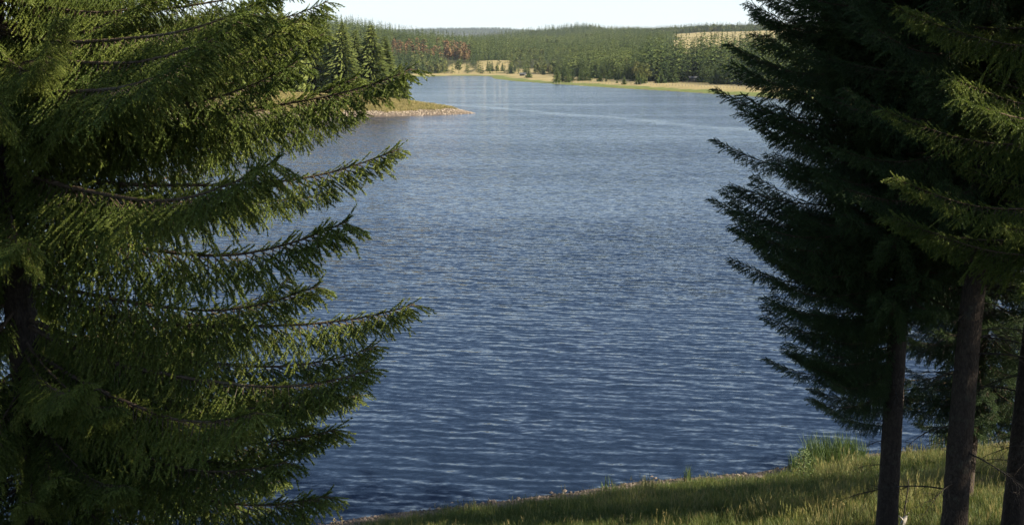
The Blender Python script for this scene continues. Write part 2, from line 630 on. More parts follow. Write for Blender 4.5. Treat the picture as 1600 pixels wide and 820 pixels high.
# one smooth lane drawn out by the breeze across the far water
sx_y = nd(t, 'ShaderNodeSeparateXYZ')
t.links.new(pos, sx_y.inputs[0])
lane = tmath(t, 'ADD', tmath(t, 'MULTIPLY', sx_y.outputs[0], 0.88), tmath(t, 'MULTIPLY', sx_y.outputs[1], 0.47))
lane_n = stretched(0, 1.0, 1.0, 0.02, 3.0, 0.6, 17.0)
lane = tmath(t, 'ADD', lane, tmath(t, 'MULTIPLY', tmath(t, 'SUBTRACT', lane_n, 0.5), 26.0))
lane = tmath(t, 'DIVIDE', tmath(t, 'ABSOLUTE', tmath(t, 'SUBTRACT', lane, 126.6)), 9.0)
lane = tmath(t, 'SUBTRACT', 1.0, lane, True)
calm = tmath(t, 'SUBTRACT', 1.0, tmath(t, 'MULTIPLY', tmath(t, 'MULTIPLY', lane, lane), 0.6))
gust_f = tmath(t, 'MULTIPLY', gust_s.outputs[0], calm)


def centred(n, amp):
    return tmath(t, 'MULTIPLY', tmath(t, 'SUBTRACT', n, 0.5), amp)


sy = tmath(t, 'ADD', tmath(t, 'MULTIPLY', centred(w1, 0.17), tmath(t, 'MULTIPLY', grp, 2.0)), centred(w2, 0.14))
sy = tmath(t, 'ADD', tmath(t, 'ADD', sy, centred(w2b, 0.08)), centred(w3, 0.55))
sy = tmath(t, 'MULTIPLY', tmath(t, 'SUBTRACT', sy, 0.055), gust_f)   # constant tilt added so the water reflects higher sky
sx = tmath(t, 'MULTIPLY', tmath(t, 'ADD', centred(wx, 0.9), tmath(t, 'MULTIPLY', sy, 0.15)), gust_f)
cmb = nd(t, 'ShaderNodeCombineXYZ')
t.links.new(sx, cmb.inputs[0])
t.links.new(sy, cmb.inputs[1])
cmb.inputs[2].default_value = 1.0
nrm = nd(t, 'ShaderNodeVectorMath', operation='NORMALIZE')
t.links.new(cmb.outputs[0], nrm.inputs[0])
t.links.new(nrm.outputs[0], p.inputs['Normal'])
p.inputs['Base Color'].default_value = (0.010, 0.018, 0.034, 1)
p.inputs['Roughness'].default_value = 0.06
p.inputs['IOR'].default_value = 1.333
WV = []
bx0, by0 = SHORE.min(0) - 12
bx1, by1 = SHORE.max(0) + 12
lake = obj('lake_water', mesh_np('lake_water', [(bx0, by0, 0), (bx1, by0, 0), (bx1, by1, 0), (bx0, by1, 0)], [0, 1, 2, 3], [4], wm), kind='structure')


# ------------------------------------------------------------------ scatter (for what nobody could count)
def scatter(name, P, rot, scl, idx, sources, **kw):
    me = bpy.data.meshes.new(name)
    n = len(P)
    me.vertices.add(n)
    me.vertices.foreach_set('co', np.asarray(P, dtype=np.float32).ravel())
    a = me.attributes.new('rot', 'FLOAT_VECTOR', 'POINT')
    a.data.foreach_set('vector', np.asarray(rot, dtype=np.float32).ravel())
    a = me.attributes.new('scl', 'FLOAT_VECTOR', 'POINT')
    a.data.foreach_set('vector', np.asarray(scl, dtype=np.float32).ravel())
    a = me.attributes.new('pick', 'INT', 'POINT')
    a.data.foreach_set('value', np.asarray(idx, dtype=np.int32))
    me.update()
    o = obj(name, me, kind='stuff', **kw)
    coll = bpy.data.collections.new(name + '_kinds')
    made = []
    for s in sources:
        so = bpy.data.objects.new(s.name, s)
        coll.objects.link(so)
        made.append(so.name)
    rank = np.array([sorted(made).index(q) for q in made])      # the node picks in name order
    a.data.foreach_set('value', rank[np.asarray(idx)].astype(np.int32))
    ng = bpy.data.node_groups.new(name, 'GeometryNodeTree')
    ng.interface.new_socket('Geometry', in_out='INPUT', socket_type='NodeSocketGeometry')
    ng.interface.new_socket('Geometry', in_out='OUTPUT', socket_type='NodeSocketGeometry')
    gi, go = nd(ng, 'NodeGroupInput'), nd(ng, 'NodeGroupOutput')
    ip = nd(ng, 'GeometryNodeInstanceOnPoints')
    ci = nd(ng, 'GeometryNodeCollectionInfo')
    ci.inputs['Collection'].default_value = coll
    ci.inputs['Separate Children'].default_value = True
    ci.inputs['Reset Children'].default_value = True
    ng.links.new(gi.outputs[0], ip.inputs['Points'])
    ng.links.new(ci.outputs[0], ip.inputs['Instance'])
    ip.inputs['Pick Instance'].default_value = True
    for nm, dt, sock in (('pick', 'INT', 'Instance Index'), ('rot', 'FLOAT_VECTOR', 'Rotation'), ('scl', 'FLOAT_VECTOR', 'Scale')):
        na = nd(ng, 'GeometryNodeInputNamedAttribute', data_type=dt)
        na.inputs['Name'].default_value = nm
        ng.links.new(na.outputs['Attribute'], ip.inputs[sock])
    ng.links.new(ip.outputs[0], go.inputs[0])
    md = o.modifiers.new('scatter', 'NODES')
    md.node_group = ng
    return o


# ------------------------------------------------------------------ distant trees
def conifer_mesh(name, rng, H, rad, levels, arms, tris, mat, droop=0.35, bare=0.06, jag=0.35, shift=0.0):
    """tapering spruce: whorls of drooping arms, each arm a fan of small hanging sprays"""
    mb = MB()
    for k in range(levels):
        f = k / (levels - 1)
        z = H * (bare + (1 - bare) * f ** 0.92)
        rw = rad * (1 - f) ** 0.85 * (0.82 + 0.36 * rng.random()) + 0.012 * H * (1 - f) + 0.05
        n = max(3, int(arms * (1 - 0.6 * f)))
        a0 = rng.random() * 6.28
        for q in range(n):
            a = a0 + 6.283 * q / n + rng.uniform(-0.3, 0.3)
            l = rw * (1 - jag / 2 + jag * rng.random())
            ca, sa = math.cos(a), math.sin(a)
            tone = min(1, max(0, shift + 0.25 + 0.5 * rng.random() + 0.2 * f))
            zj = z + rng.uniform(-0.4, 0.4) * H / levels
            fine = 3.0 / (tris + 2.0)
            for s in range(tris):
                g = (s + 0.2 + 0.8 * rng.random()) / tris
                rr0 = l * max(0.0, g - 0.10 - 0.34 * fine)
                rr1 = l * min(1.06, g + 0.14)
                w = l * (0.26 * (1.15 - g) + 0.07) * (0.7 + 0.6 * rng.random()) * fine ** 0.6
                off = rng.uniform(-0.34, 0.34) * l * g
                zd0 = zj - droop * rr0 * 0.7
                zd1 = zj - droop * rr1 + 0.10 * l * max(0, g - 0.7) * 3 + rng.uniform(-0.05, 0.05) * l
                cx0, cy0 = ca * rr0 - sa * off * 0.7, sa * rr0 + ca * off * 0.7
                cx1, cy1 = ca * rr1 - sa * off, sa * rr1 + ca * off
                drop = rng.uniform(0.10, 0.30) * l * fine
                t1 = tone + 0.3 * (rng.random() - 0.5)
                mb.poly([(cx0 - sa * w, cy0 + ca * w, zd0 - drop), (cx0 + sa * w * 0.2, cy0 - ca * w * 0.2, zd0 + 0.06 * l), (cx1, cy1, zd1)], t1)
                mb.poly([(cx0 + sa * w, cy0 - ca * w, zd0 - drop), (cx1, cy1, zd1), (cx0 - sa * w * 0.2, cy0 + ca * w * 0.2, zd0 + 0.06 * l)], t1)
    mb.poly([(0.02 * H * 0.4, 0, H * 0.93), (-0.008 * H, 0.007 * H, H * 0.93), (0, 0, H * 1.02)], 0.6)
    mb.poly([(0, 0.008 * H, H * 0.93), (0, -0.008 * H, H * 0.93), (0, 0, H * 1.02)], 0.6)
    return mb.mesh(name, mat)


def trunk_mesh(name, H, r, mat, n=6):
    mb = MB()
    mb.tube([(0, 0, -0.4), (0, 0, H * 0.3), (0, 0, H * 0.97)], [r, r * 0.8, r * 0.1], n)
    return mb.mesh(name, mat, True)


def round_mesh(name, rng, H, rad, n, mat, size=0.16):
    """broad-leaved crown: clumps of small leaf-bunch faces"""
    mb = MB()
    cl = []
    for k in range(9):
        a, f = rng.random() * 6.28, rng.random()
        rr_ = rad * 0.62 * math.sqrt(rng.random()) * (1.1 - 0.6 * f)
        cl.append((math.cos(a) * rr_, math.sin(a) * rr_, H * (0.30 + 0.55 * f), rad * rng.uniform(0.35, 0.55), rng.uniform(0.25, 0.8)))
    for k in range(n):
        cx, cy, cz, cr_, tn = cl[k % len(cl)]
        v = Vector((rng.gauss(0, 1), rng.gauss(0, 1), rng.gauss(0, 1))).normalized()
        c_ = Vector((cx, cy, cz)) + v * cr_ * rng.uniform(0.6, 1.05)
        s = rad * size * rng.uniform(0.6, 1.4)
        e1 = Vector((rng.gauss(0, 1), rng.gauss(0, 1), rng.gauss(0, 1))).normalized()
        e2 = (v + 0.7 * e1).cross(e1).normalized()
        mb.poly([c_ + e1 * s, c_ + e2 * s * 0.8 - e1 * 0.4 * s, c_ - e2 * s * 0.8 - e1 * 0.5 * s], min(1, max(0, tn + rng.uniform(-0.2, 0.2))))
    mb.tube([(0, 0, -0.3), (0, 0, H * 0.55)], [rad * 0.07, rad * 0.03], 5)
    return mb.mesh(name, mat)


rng = random.Random(5)
far_spruce = [conifer_mesh('forest_spruce', rng, 1.0, rd, 11, 6, 2, M['far_spruce'], bare=0.03, shift=sh) for rd, sh in ((0.14, -0.25), (0.165, -0.2), (0.15, 0.0), (0.19, 0.05), (0.16, 0.35), (0.20, 0.4))]
far_round = [round_mesh('forest_broadleaf', rng, 1.0, rd, 110, M['far_leaf'], 0.24) for rd in (0.36, 0.42)]
far_russet = [round_mesh('russet_broadleaf', rng, 1.0, rd, 110, M['russet'], 0.24) for rd in (0.40, 0.46)]
nrg = np.random.default_rng(11)


def wood_points():
    """(x, y) of the far forest: jittered, thinner with distance"""
    pts = []
    for d0, d1, step in ((380, 800, 5.0), (800, 1400, 6.0), (1400, 2100, 7.2), (2100, 3000, 8.5), (3000, 5000, 17.0), (7300, 8900, 30.0)):
        for xx in np.arange(-d1 * 0.5, d1 * 0.5, step):
            ys = np.arange(d0, d1, step)
            pts.append(np.column_stack([np.full(len(ys), xx), ys]))
    P = np.concatenate(pts)
    P = P + nrg.uniform(-2.4, 2.4, P.shape) * (1 + P[:, 1:] / 2500)
    px = px_of(P)
    P = P[(px > 60) & (px < 1580)]
    return P


WP = wood_points()
wsd = sdist(WP)
wpx = px_of(WP)
edge = 70 + 16 * vnoise(WP[:, 0] / 40, WP[:, 1] / 40, 21)
keep = (wsd > edge) & ((meadow(WP) < 0.5) | ((nrg.random(len(WP)) < np.where(WP[:, 0] > 100, 0.010, 0.09)) & (WP[:, 1] > 990)))
keep &= ~((WP[:, 1] < 420) & (WP[:, 0] < 60))
keep &= ~((wpx > 1073) & (wpx < 1095) & (WP[:, 1] < 612)) & ~((wpx > 808) & (wpx < 826) & (WP[:, 1] < 905))
# openings and ragged density
dens = vnoise(WP[:, 0] / 130, WP[:, 1] / 130, 23) + 0.6 * vnoise(WP[:, 0] / 45, WP[:, 1] / 45, 24)
keep &= dens > -0.95
sparse = (wpx > 690) & (wpx < 880) & (WP[:, 1] > 930) & (WP[:, 1] < 1150)
keep &= ~(sparse & (nrg.random(len(WP)) < 0.55))
WP, wpx, dens = WP[keep], wpx[keep], dens[keep]
wz = height(WP)
wd = WP[:, 1]
hgt = np.where(wd < 900, 16.5, np.where(wd < 1500, 15.0, 13.0)) * nrg.uniform(0.55, 1.22, len(WP)) * (1 + 0.16 * dens)
hgt *= np.where((wpx > 1000) & (wd < 800), 1.22, 1.0)
hgt = np.where(wd > 3000, 15.0, hgt)
hgt = np.where(wd > 6000, nrg.uniform(14, 24, len(WP)), hgt)
nse = vnoise(WP[:, 0] / 60, WP[:, 1] / 60, 31) + 0.5 * vnoise(WP[:, 0] / 22, WP[:, 1] / 22, 32)
rus = (wpx > 612) & (wpx < 735) & (wd > 1120) & (wd < 1300) & (nse > -0.2) & (nrg.random(len(WP)) < 0.85)
rus |= (wpx > 640) & (wpx < 860) & (wd > 930) & (wd < 1100) & (nse > 0.75)
brd = ((wpx > 640) & (wpx < 870) & (wd < 1100) & (nrg.random(len(WP)) < 0.38)) | ((nse > 0.85) & (nrg.random(len(WP)) < 0.5))
brd |= (wpx > 1000) & (wd > 1950) & (nrg.random(len(WP)) < 0.4)
brd &= ~rus
spr = ~(rus | brd)


# stands of one age and tone, as planted
cell = np.floor((WP[:, 0] + 25 * vnoise(WP[:, 0] / 70, WP[:, 1] / 70, 61)) / np.where(wd > 1500, 190, 120)) * 13.7 \
    + np.floor((WP[:, 1] + 40 * vnoise(WP[:, 0] / 90, WP[:, 1] / 90, 62)) / np.where(wd > 1500, 330, 170)) * 57.3
stand = np.sin(cell * 12.9898) * 43758.5453
stand = stand - np.floor(stand)
front = (wpx > 985) & (wd < 800)
hgt = hgt * np.where(front, 1.0, np.choose((stand * 5).astype(int), [0.72, 0.9, 1.0, 1.08, 1.18]))
tone_kind = np.clip((np.mod(stand * 7.31, 1.0) * 3).astype(int) * 2 + nrg.integers(0, 2, len(WP)), 0, 5)
tone_kind = np.where(nrg.random(len(WP)) < 0.22, nrg.integers(0, 6, len(WP)), tone_kind)
tone_kind = np.where(front & (nrg.random(len(WP)) < 0.85), nrg.integers(0, 3, len(WP)), tone_kind)


def forest(name, mask, kinds, wide, hs, label, cat):
    P = np.column_stack([WP[mask], wz[mask] - 0.2])
    n = len(P)
    h = hgt[mask] * hs
    w = h * nrg.uniform(0.85, 1.25, n) * wide * np.where(P[:, 1] > 6000, 3.0, np.where(P[:, 1] > 2000, 1.35, 1.0))
    rot = np.column_stack([nrg.normal(0, 0.025, n), nrg.normal(0, 0.025, n), nrg.uniform(0, 6.28, n)])
    scatter(name, P, rot, np.column_stack([w, w, h]), tone_kind[mask] if len(kinds) == 6 else nrg.integers(0, len(kinds), n), kinds, label=label, cat=cat)
    return n


n1_ = forest('spruce_forest', spr, far_spruce, 1.0, 1.0, 'dark green spruce forest covering the far hills', 'forest')
n2_ = forest('broadleaf_thicket', brd, far_round, 0.85, 0.72, 'pale green and ochre broad-leaved trees scattered through the far forest', 'woodland')
n3_ = forest('russet_thicket', rus, far_russet, 0.9, 0.62, 'russet brown autumn trees on the slope of the wooded hill', 'woodland')
NT = 0

# single trees of the far shore and of the point
mid_kinds = []
for rd, hh in ((0.19, 1), (0.23, 1), (0.27, 1), (0.21, 1)):
    mid_kinds.append((conifer_mesh('crown', rng, 1.0, rd, 58, 13, 8, M['mid_spruce'], droop=0.34, bare=0.03, jag=0.5), trunk_mesh('trunk', 1.0, 0.013, M['bark'])))
shore_kinds = [conifer_mesh('crown', rng, 1.0, rd, 20, 9, 4, M['far_spruce'], bare=0.03, jag=0.5, shift=-0.12) for rd in (0.18, 0.23, 0.30)]
shore_trunk = trunk_mesh('trunk', 1.0, 0.014, M['bark'], 5)
shore_round = [round_mesh('crown', rng, 1.0, rd, 330, M['far_leaf'], 0.15) for rd in (0.30, 0.38)]
shore_russet = [round_mesh('crown', rng, 1.0, rd, 300, M['russet'], 0.16) for rd in (0.40,)]


def small_tree(name, x, y, h, crown, trunk, label, cat, group, wide=1.0, sink=0.0):
    root = empty(name, (x, y, ground_z(x, y) - sink), label, cat, group, rng.random() * 6.28)
    c_ = obj('crown', crown, root)
    c_.scale = (h * wide, h * wide, h)
    if trunk is not None:
        t_ = obj('trunk', trunk, root)
        t_.scale = (h, h, h)
    return root


ORD = 'first second third fourth fifth sixth seventh eighth ninth tenth eleventh twelfth thirteenth fourteenth fifteenth sixteenth seventeenth eighteenth nineteenth twentieth'.split()
# the point: (photo bearing, depth, height, label)
POINT = [
    (626, 262, 9.6, 'small bushy spruce standing alone at the outer end of the grassy point', 1),
    (603, 276, 17.5, 'tall narrow spruce last in the row towards the tip of the point', 0),
    (581, 272, 19.5, 'tallest full-skirted spruce near the outer end of the row on the point', 1),
    (556, 279, 18.5, 'dense spruce second in from the tall one on the grassy point', 3),
    (536, 268, 19.0, 'broad spruce with skirts down to the grass behind the long drooping bough', 2),
    (512, 280, 20.0, 'slender spruce rising between two broad ones on the point', 0),
    (490, 270, 20.5, 'wide spruce half hidden behind the sunlit boughs of the near tree', 2),
]
for px, d, h, lb, k in POINT:
    x, y = bearing(px, d)
    small_tree('spruce_tree', x, y, h, mid_kinds[k][0], mid_kinds[k][1], lb, 'tree', 'spruces on the wooded point', rng.uniform(0.95, 1.15))
cand = sorted([(rng.uniform(300, 480), rng.uniform(262, 290)) if k < 14 else (rng.uniform(300, 595), rng.uniform(284, 345)) for k in range(34)])
pk = -1
for px, d in cand:
    x, y = bearing(px, d)
    if sdist(np.array([[x, y]]))[0] < 12:
        continue
    kk = rng.randrange(4)
    pk += 1
    o_ = (ORD + ['twenty-' + q for q in ORD[:9]] + ['thirtieth'] + ['thirty-' + q for q in ORD[:9]])[pk]
    small_tree('spruce_tree', x, y, rng.uniform(15, 21), mid_kinds[kk][0], mid_kinds[kk][1],
               f'{o_} spruce from the left in the wood behind the front row on the point', 'tree', 'spruces in the wood on the point', rng.uniform(0.9, 1.1))

# far shore singles: (px, top, base, kind, label)
FAR = [
    (870, 100, 127, 's1', 'spruce at the lakeward corner of the dense clump on the far meadow'),
    (879, 97, 126, 's0', 'tallest spruce of the dense clump at the left end of the fenced meadow'),
    (887, 108, 127, 's1', 'low spruce in front of the dense clump on the far meadow'),
    (894, 101, 126, 's0', 'narrow spruce closing the dense clump on its right'),
    (906, 105, 126, 's1', 'left of three close spruces between the dense clump and the round bush'),
    (914, 102, 126, 's0', 'middle of three close spruces between the dense clump and the round bush'),
    (921, 106, 126, 's0', 'right of three close spruces between the dense clump and the round bush'),
    (937, 111, 127, 's2', 'broad bushy spruce low on the meadow beside the big dark trees'),
    (947, 117, 127, 's0', 'little spruce just right of the broad bushy one'),
    (952, 89, 122, 's2', 'big dark spruce with wide skirts at the edge of the far wood'),
    (962, 88, 122, 's1', 'tall spruce between the two big dark ones at the wood edge'),
    (978, 90, 122, 'r0', 'tall olive broad-leaved tree standing next to the big dark spruces'),
    (988, 93, 122, 's2', 'broad sunlit spruce in front of the far wood'),
    (964, 124, 129, 's2', 'tiny dark bush of spruce alone on the golden meadow'),
    (975, 117, 131, 's1', 'young ragged spruce standing close to the meadow fence'),
    (993, 93, 128, 'r0', 'slim birch-like tree with thin crown beside the low spruce'),
    (997, 107, 131, 's1', 'dense low spruce at the foot of the slim birch-like tree'),
    (1003, 96, 128, 'r0', 'leaning loose-crowned tree second of the birch-like trio'),
    (1011, 98, 129, 'r1', 'widest and palest tree of the birch-like trio'),
    (1006, 112, 130, 's1', 'squat spruce tucked below the palest birch-like tree'),
    (1032, 104, 130, 's2', 'low dark-skirted spruce left in the clump beside the hut'),
    (1042, 92, 129, 's1', 'tall sunlit spruce in the clump beside the hut'),
    (1053, 99, 129, 's0', 'narrow pointed spruce in the clump beside the hut'),
    (1066, 90, 127, 's2', 'broad olive spruce standing right next to the pale hut'),
    (1098, 96, 129, 's1', 'spruce on the far side of the hut gap, lit on its crown'),
    (1108, 93, 130, 's0', 'tall slender spruce in the dark row beyond the hut'),
    (1116, 97, 131, 's1', 'yellowish spruce standing forward of the dark row'),
    (1125, 104, 131, 's0', 'short pointed spruce at the foot of the dark row'),
    (1138, 97, 132, 's1', 'spruce in the dark row nearest the drooping bough tip'),
    (1150, 95, 132, 's0', 'last dark spruce visible before the near black crown'),
    (826, 103, 121, 's2', 'dark rounded spruce standing alone near the grey shed on the shore'),
    (805, 103, 115, 's1', 'small dark spruce standing alone on the pale shore meadow'),
    (762, 92, 115, 's0', 'first spruce of the straight row under the golden slope'),
    (769, 94, 115, 's0', 'second spruce of the straight row under the golden slope'),
    (777, 96, 115, 's0', 'third spruce of the straight row under the golden slope'),
    (785, 97, 115, 's1', 'fourth spruce of the straight row under the golden slope'),
    (793, 98, 114, 's0', 'last and lowest spruce of the straight row under the golden slope'),
    (838, 101, 114, 'a0', 'reddish brown round tree behind the grey shed'),
    (857, 104, 116, 'a0', 'brown round-headed tree left of the dense meadow clump'),
    (849, 105, 117, 's1', 'spruce between the reddish tree and the brown round-headed tree'),
    (668, 98, 114, 'a0', 'brown rounded tree on the shore at the far end of the lake'),
    (689, 99, 115, 's1', 'dark spruce at the water end, first of the far shore trees'),
    (697, 101, 115, 's1', 'spruce with wide base near the head of the lake'),
    (712, 99, 115, 'r0', 'olive rounded tree on the shore under the russet slope'),
    (722, 100, 114, 's1', 'dark blue-green spruce under the russet slope by the shore'),
    (733, 103, 114, 'a0', 'pale brown bushy tree right of the dark blue-green spruce'),
    (745, 103, 114, 'r1', 'grey-brown rounded tree just before the straight row of spruces'),
]
for px, top, base, kind, lb in FAR:
    x, y = on_level(px, base, 1.25)
    h = at_depth(px, top, y).z - ground_z(x, y)
    if kind[0] == 's':
        cm, tm, nm = shore_kinds[int(kind[1])], shore_trunk, 'spruce_tree'
    elif kind[0] == 'r':
        cm, tm, nm = shore_round[int(kind[1])], None, 'broadleaf_tree'
    else:
        cm, tm, nm = shore_russet[0], None, 'russet_tree'
    small_tree(nm, x, y, h, cm, tm, lb, 'tree', 'single trees along the far shore', rng.uniform(0.9, 1.1) * (1.0 if kind[0] == 's' else 0.9))

# the front edge of the far forest, tree by tree
cnt, edge_trees = 0, []
for tries in range(900):
    px = rng.uniform(640, 1290)
    d = rng.uniform(400, 1010)
    x, y = bearing(px, d)
    s_ = float(sdist(np.array([[x, y]]))[0])
    if not 56 < s_ < 80 or cnt >= 130:
        continue
    if (1074 < px < 1094 and d < 612) or (808 < px < 826 and d < 905):
        continue
    if meadow(np.array([[x, y]]))[0] > 0.5:
        continue
    cnt += 1
    edge_trees.append((px, x, y))
edge_trees.sort()
ZONES = ((700, 'at the lake head'), (740, 'under the russet slope'), (800, 'around the straight shore row'), (860, 'near the grey shed'),
         (905, 'behind the dense meadow clump'), (945, 'behind the three close spruces'), (990, 'behind the big dark spruces'), (1025, 'behind the birch-like trio'),
         (1075, 'behind the clump beside the hut'), (1110, 'just beyond the hut gap'), (1140, 'in the dark row past the hut'), (1190, 'beside the dark near crown'),
         (1235, 'behind the outer dark boughs'), (1400, 'deep behind the dark near crown'))
zc = {}
for px, x, y in edge_trees:
    zone = next(z for q, z in ZONES if px < q)
    round_ = px < 880 and rng.random() < 0.35
    zk = (zone, round_)
    zc[zk] = zc.get(zk, -1) + 1
    o_ = ORD[min(zc[zk], 19)]
    if round_:
        small_tree('broadleaf_tree', x, y, rng.uniform(6, 10), rng.choice(shore_round), None, f'{o_} rounded olive tree from the left in the wood edge {zone}', 'tree', 'rounded trees fringing the far forest')
    else:
        small_tree('spruce_tree', x, y, rng.uniform(9, 15), rng.choice(shore_kinds[:2]), shore_trunk,
                   f'{o_} spruce from the left in the wood edge {zone}', 'tree', 'spruces edging the far forest')


# huts and fence on the far shore
def hut(px, d, w, dep, h, rz, label):
    x, y = bearing(px, d)
    root = empty('hut', (x, y, ground_z(x, y) - 0.1), label, 'hut', None, rz)
    mb = MB()
    mb.box((0, 0, h * 0.35), (w, dep, h * 0.7))
    mb.poly([(-w / 2, -dep / 2, h * 0.7), (-w / 2, dep / 2, h * 0.7), (-w / 2, 0, h)])
    mb.poly([(w / 2, dep / 2, h * 0.7), (w / 2, -dep / 2, h * 0.7), (w / 2, 0, h)])
    obj('wall', mb.mesh('wall', M['hut_wall']), root)
    mb = MB()
    for s_ in (-1, 1):
        e0, e1 = Vector((0, 0, h + 0.06)), Vector((0, s_ * (dep / 2 + 0.4), h * 0.7 - 0.14))
        q = [Vector((-w / 2 - 0.35, e0.y, e0.z)), Vector((w / 2 + 0.35, e0.y, e0.z)), Vector((w / 2 + 0.35, e1.y, e1.z)), Vector((-w / 2 - 0.35, e1.y, e1.z))]
        mb.poly(q)
        mb.poly([v + Vector((0, 0, 0.12)) for v in q])
        mb.poly([q[3], q[2], q[2] + Vector((0, 0, 0.12)), q[3] + Vector((0, 0, 0.12))])
    obj('roof', mb.mesh('roof', M['hut_roof']), root)
    mb = MB()
    mb.box((w * 0.2, -dep / 2 - 0.02, 0.95), (0.9, 0.06, 1.9))
    obj('door', mb.mesh('door', M['door']), root)
    return root


hut(1084, 600, 5.0, 3.4, 2.6, R(8), 'small pale grey hut in the gap of the dark spruce wood')
hut(817, 900, 5.0, 3.0, 2.6, R(-12), 'low grey shed beside the dark rounded spruce on the far shore')

fence = empty('fence', (*bearing(980, 470), ground_z(*bearing(980, 470))), 'wire fence on thin wooden posts crossing the golden far meadow', 'fence')
fl = Vector(fence.location)
post_me = MB()
post_me.tube([(0, 0, -0.3), (0, 0, 1.25)], [0.09, 0.08], 5)
post_me = post_me.mesh('post', M['post'])
prev, wires = None, MB()
for k in range(64):
    px = 866 + k * 5.0
    base_y = np.interp(px, [866, 960, 1040, 1110, 1180], [128.5, 130.3, 133.2, 136.2, 139.2])
    x, y = on_level(px, base_y, 1.15)
    q = Vector((x, y, ground_z(x, y))) - fl
    o = obj('post', post_me, fence)
    o.location = q
    o.rotation_euler = (rng.uniform(-0.05, 0.05), rng.uniform(-0.05, 0.05), 0)
    if prev is not None:
        for hz in (0.5, 1.05):
            wires.tube([prev + Vector((0, 0, hz)), q + Vector((0, 0, hz))], [0.012, 0.012], 3, False)
    prev = q
obj('wire', wires.mesh('wire', M['post']), fence)

# ------------------------------------------------------------------ near spruces: boughs
UP = np.array([0, 0, 1.0])


def unit(v):
    return v / (np.linalg.norm(v, axis=-1, keepdims=True) + 1e-12)


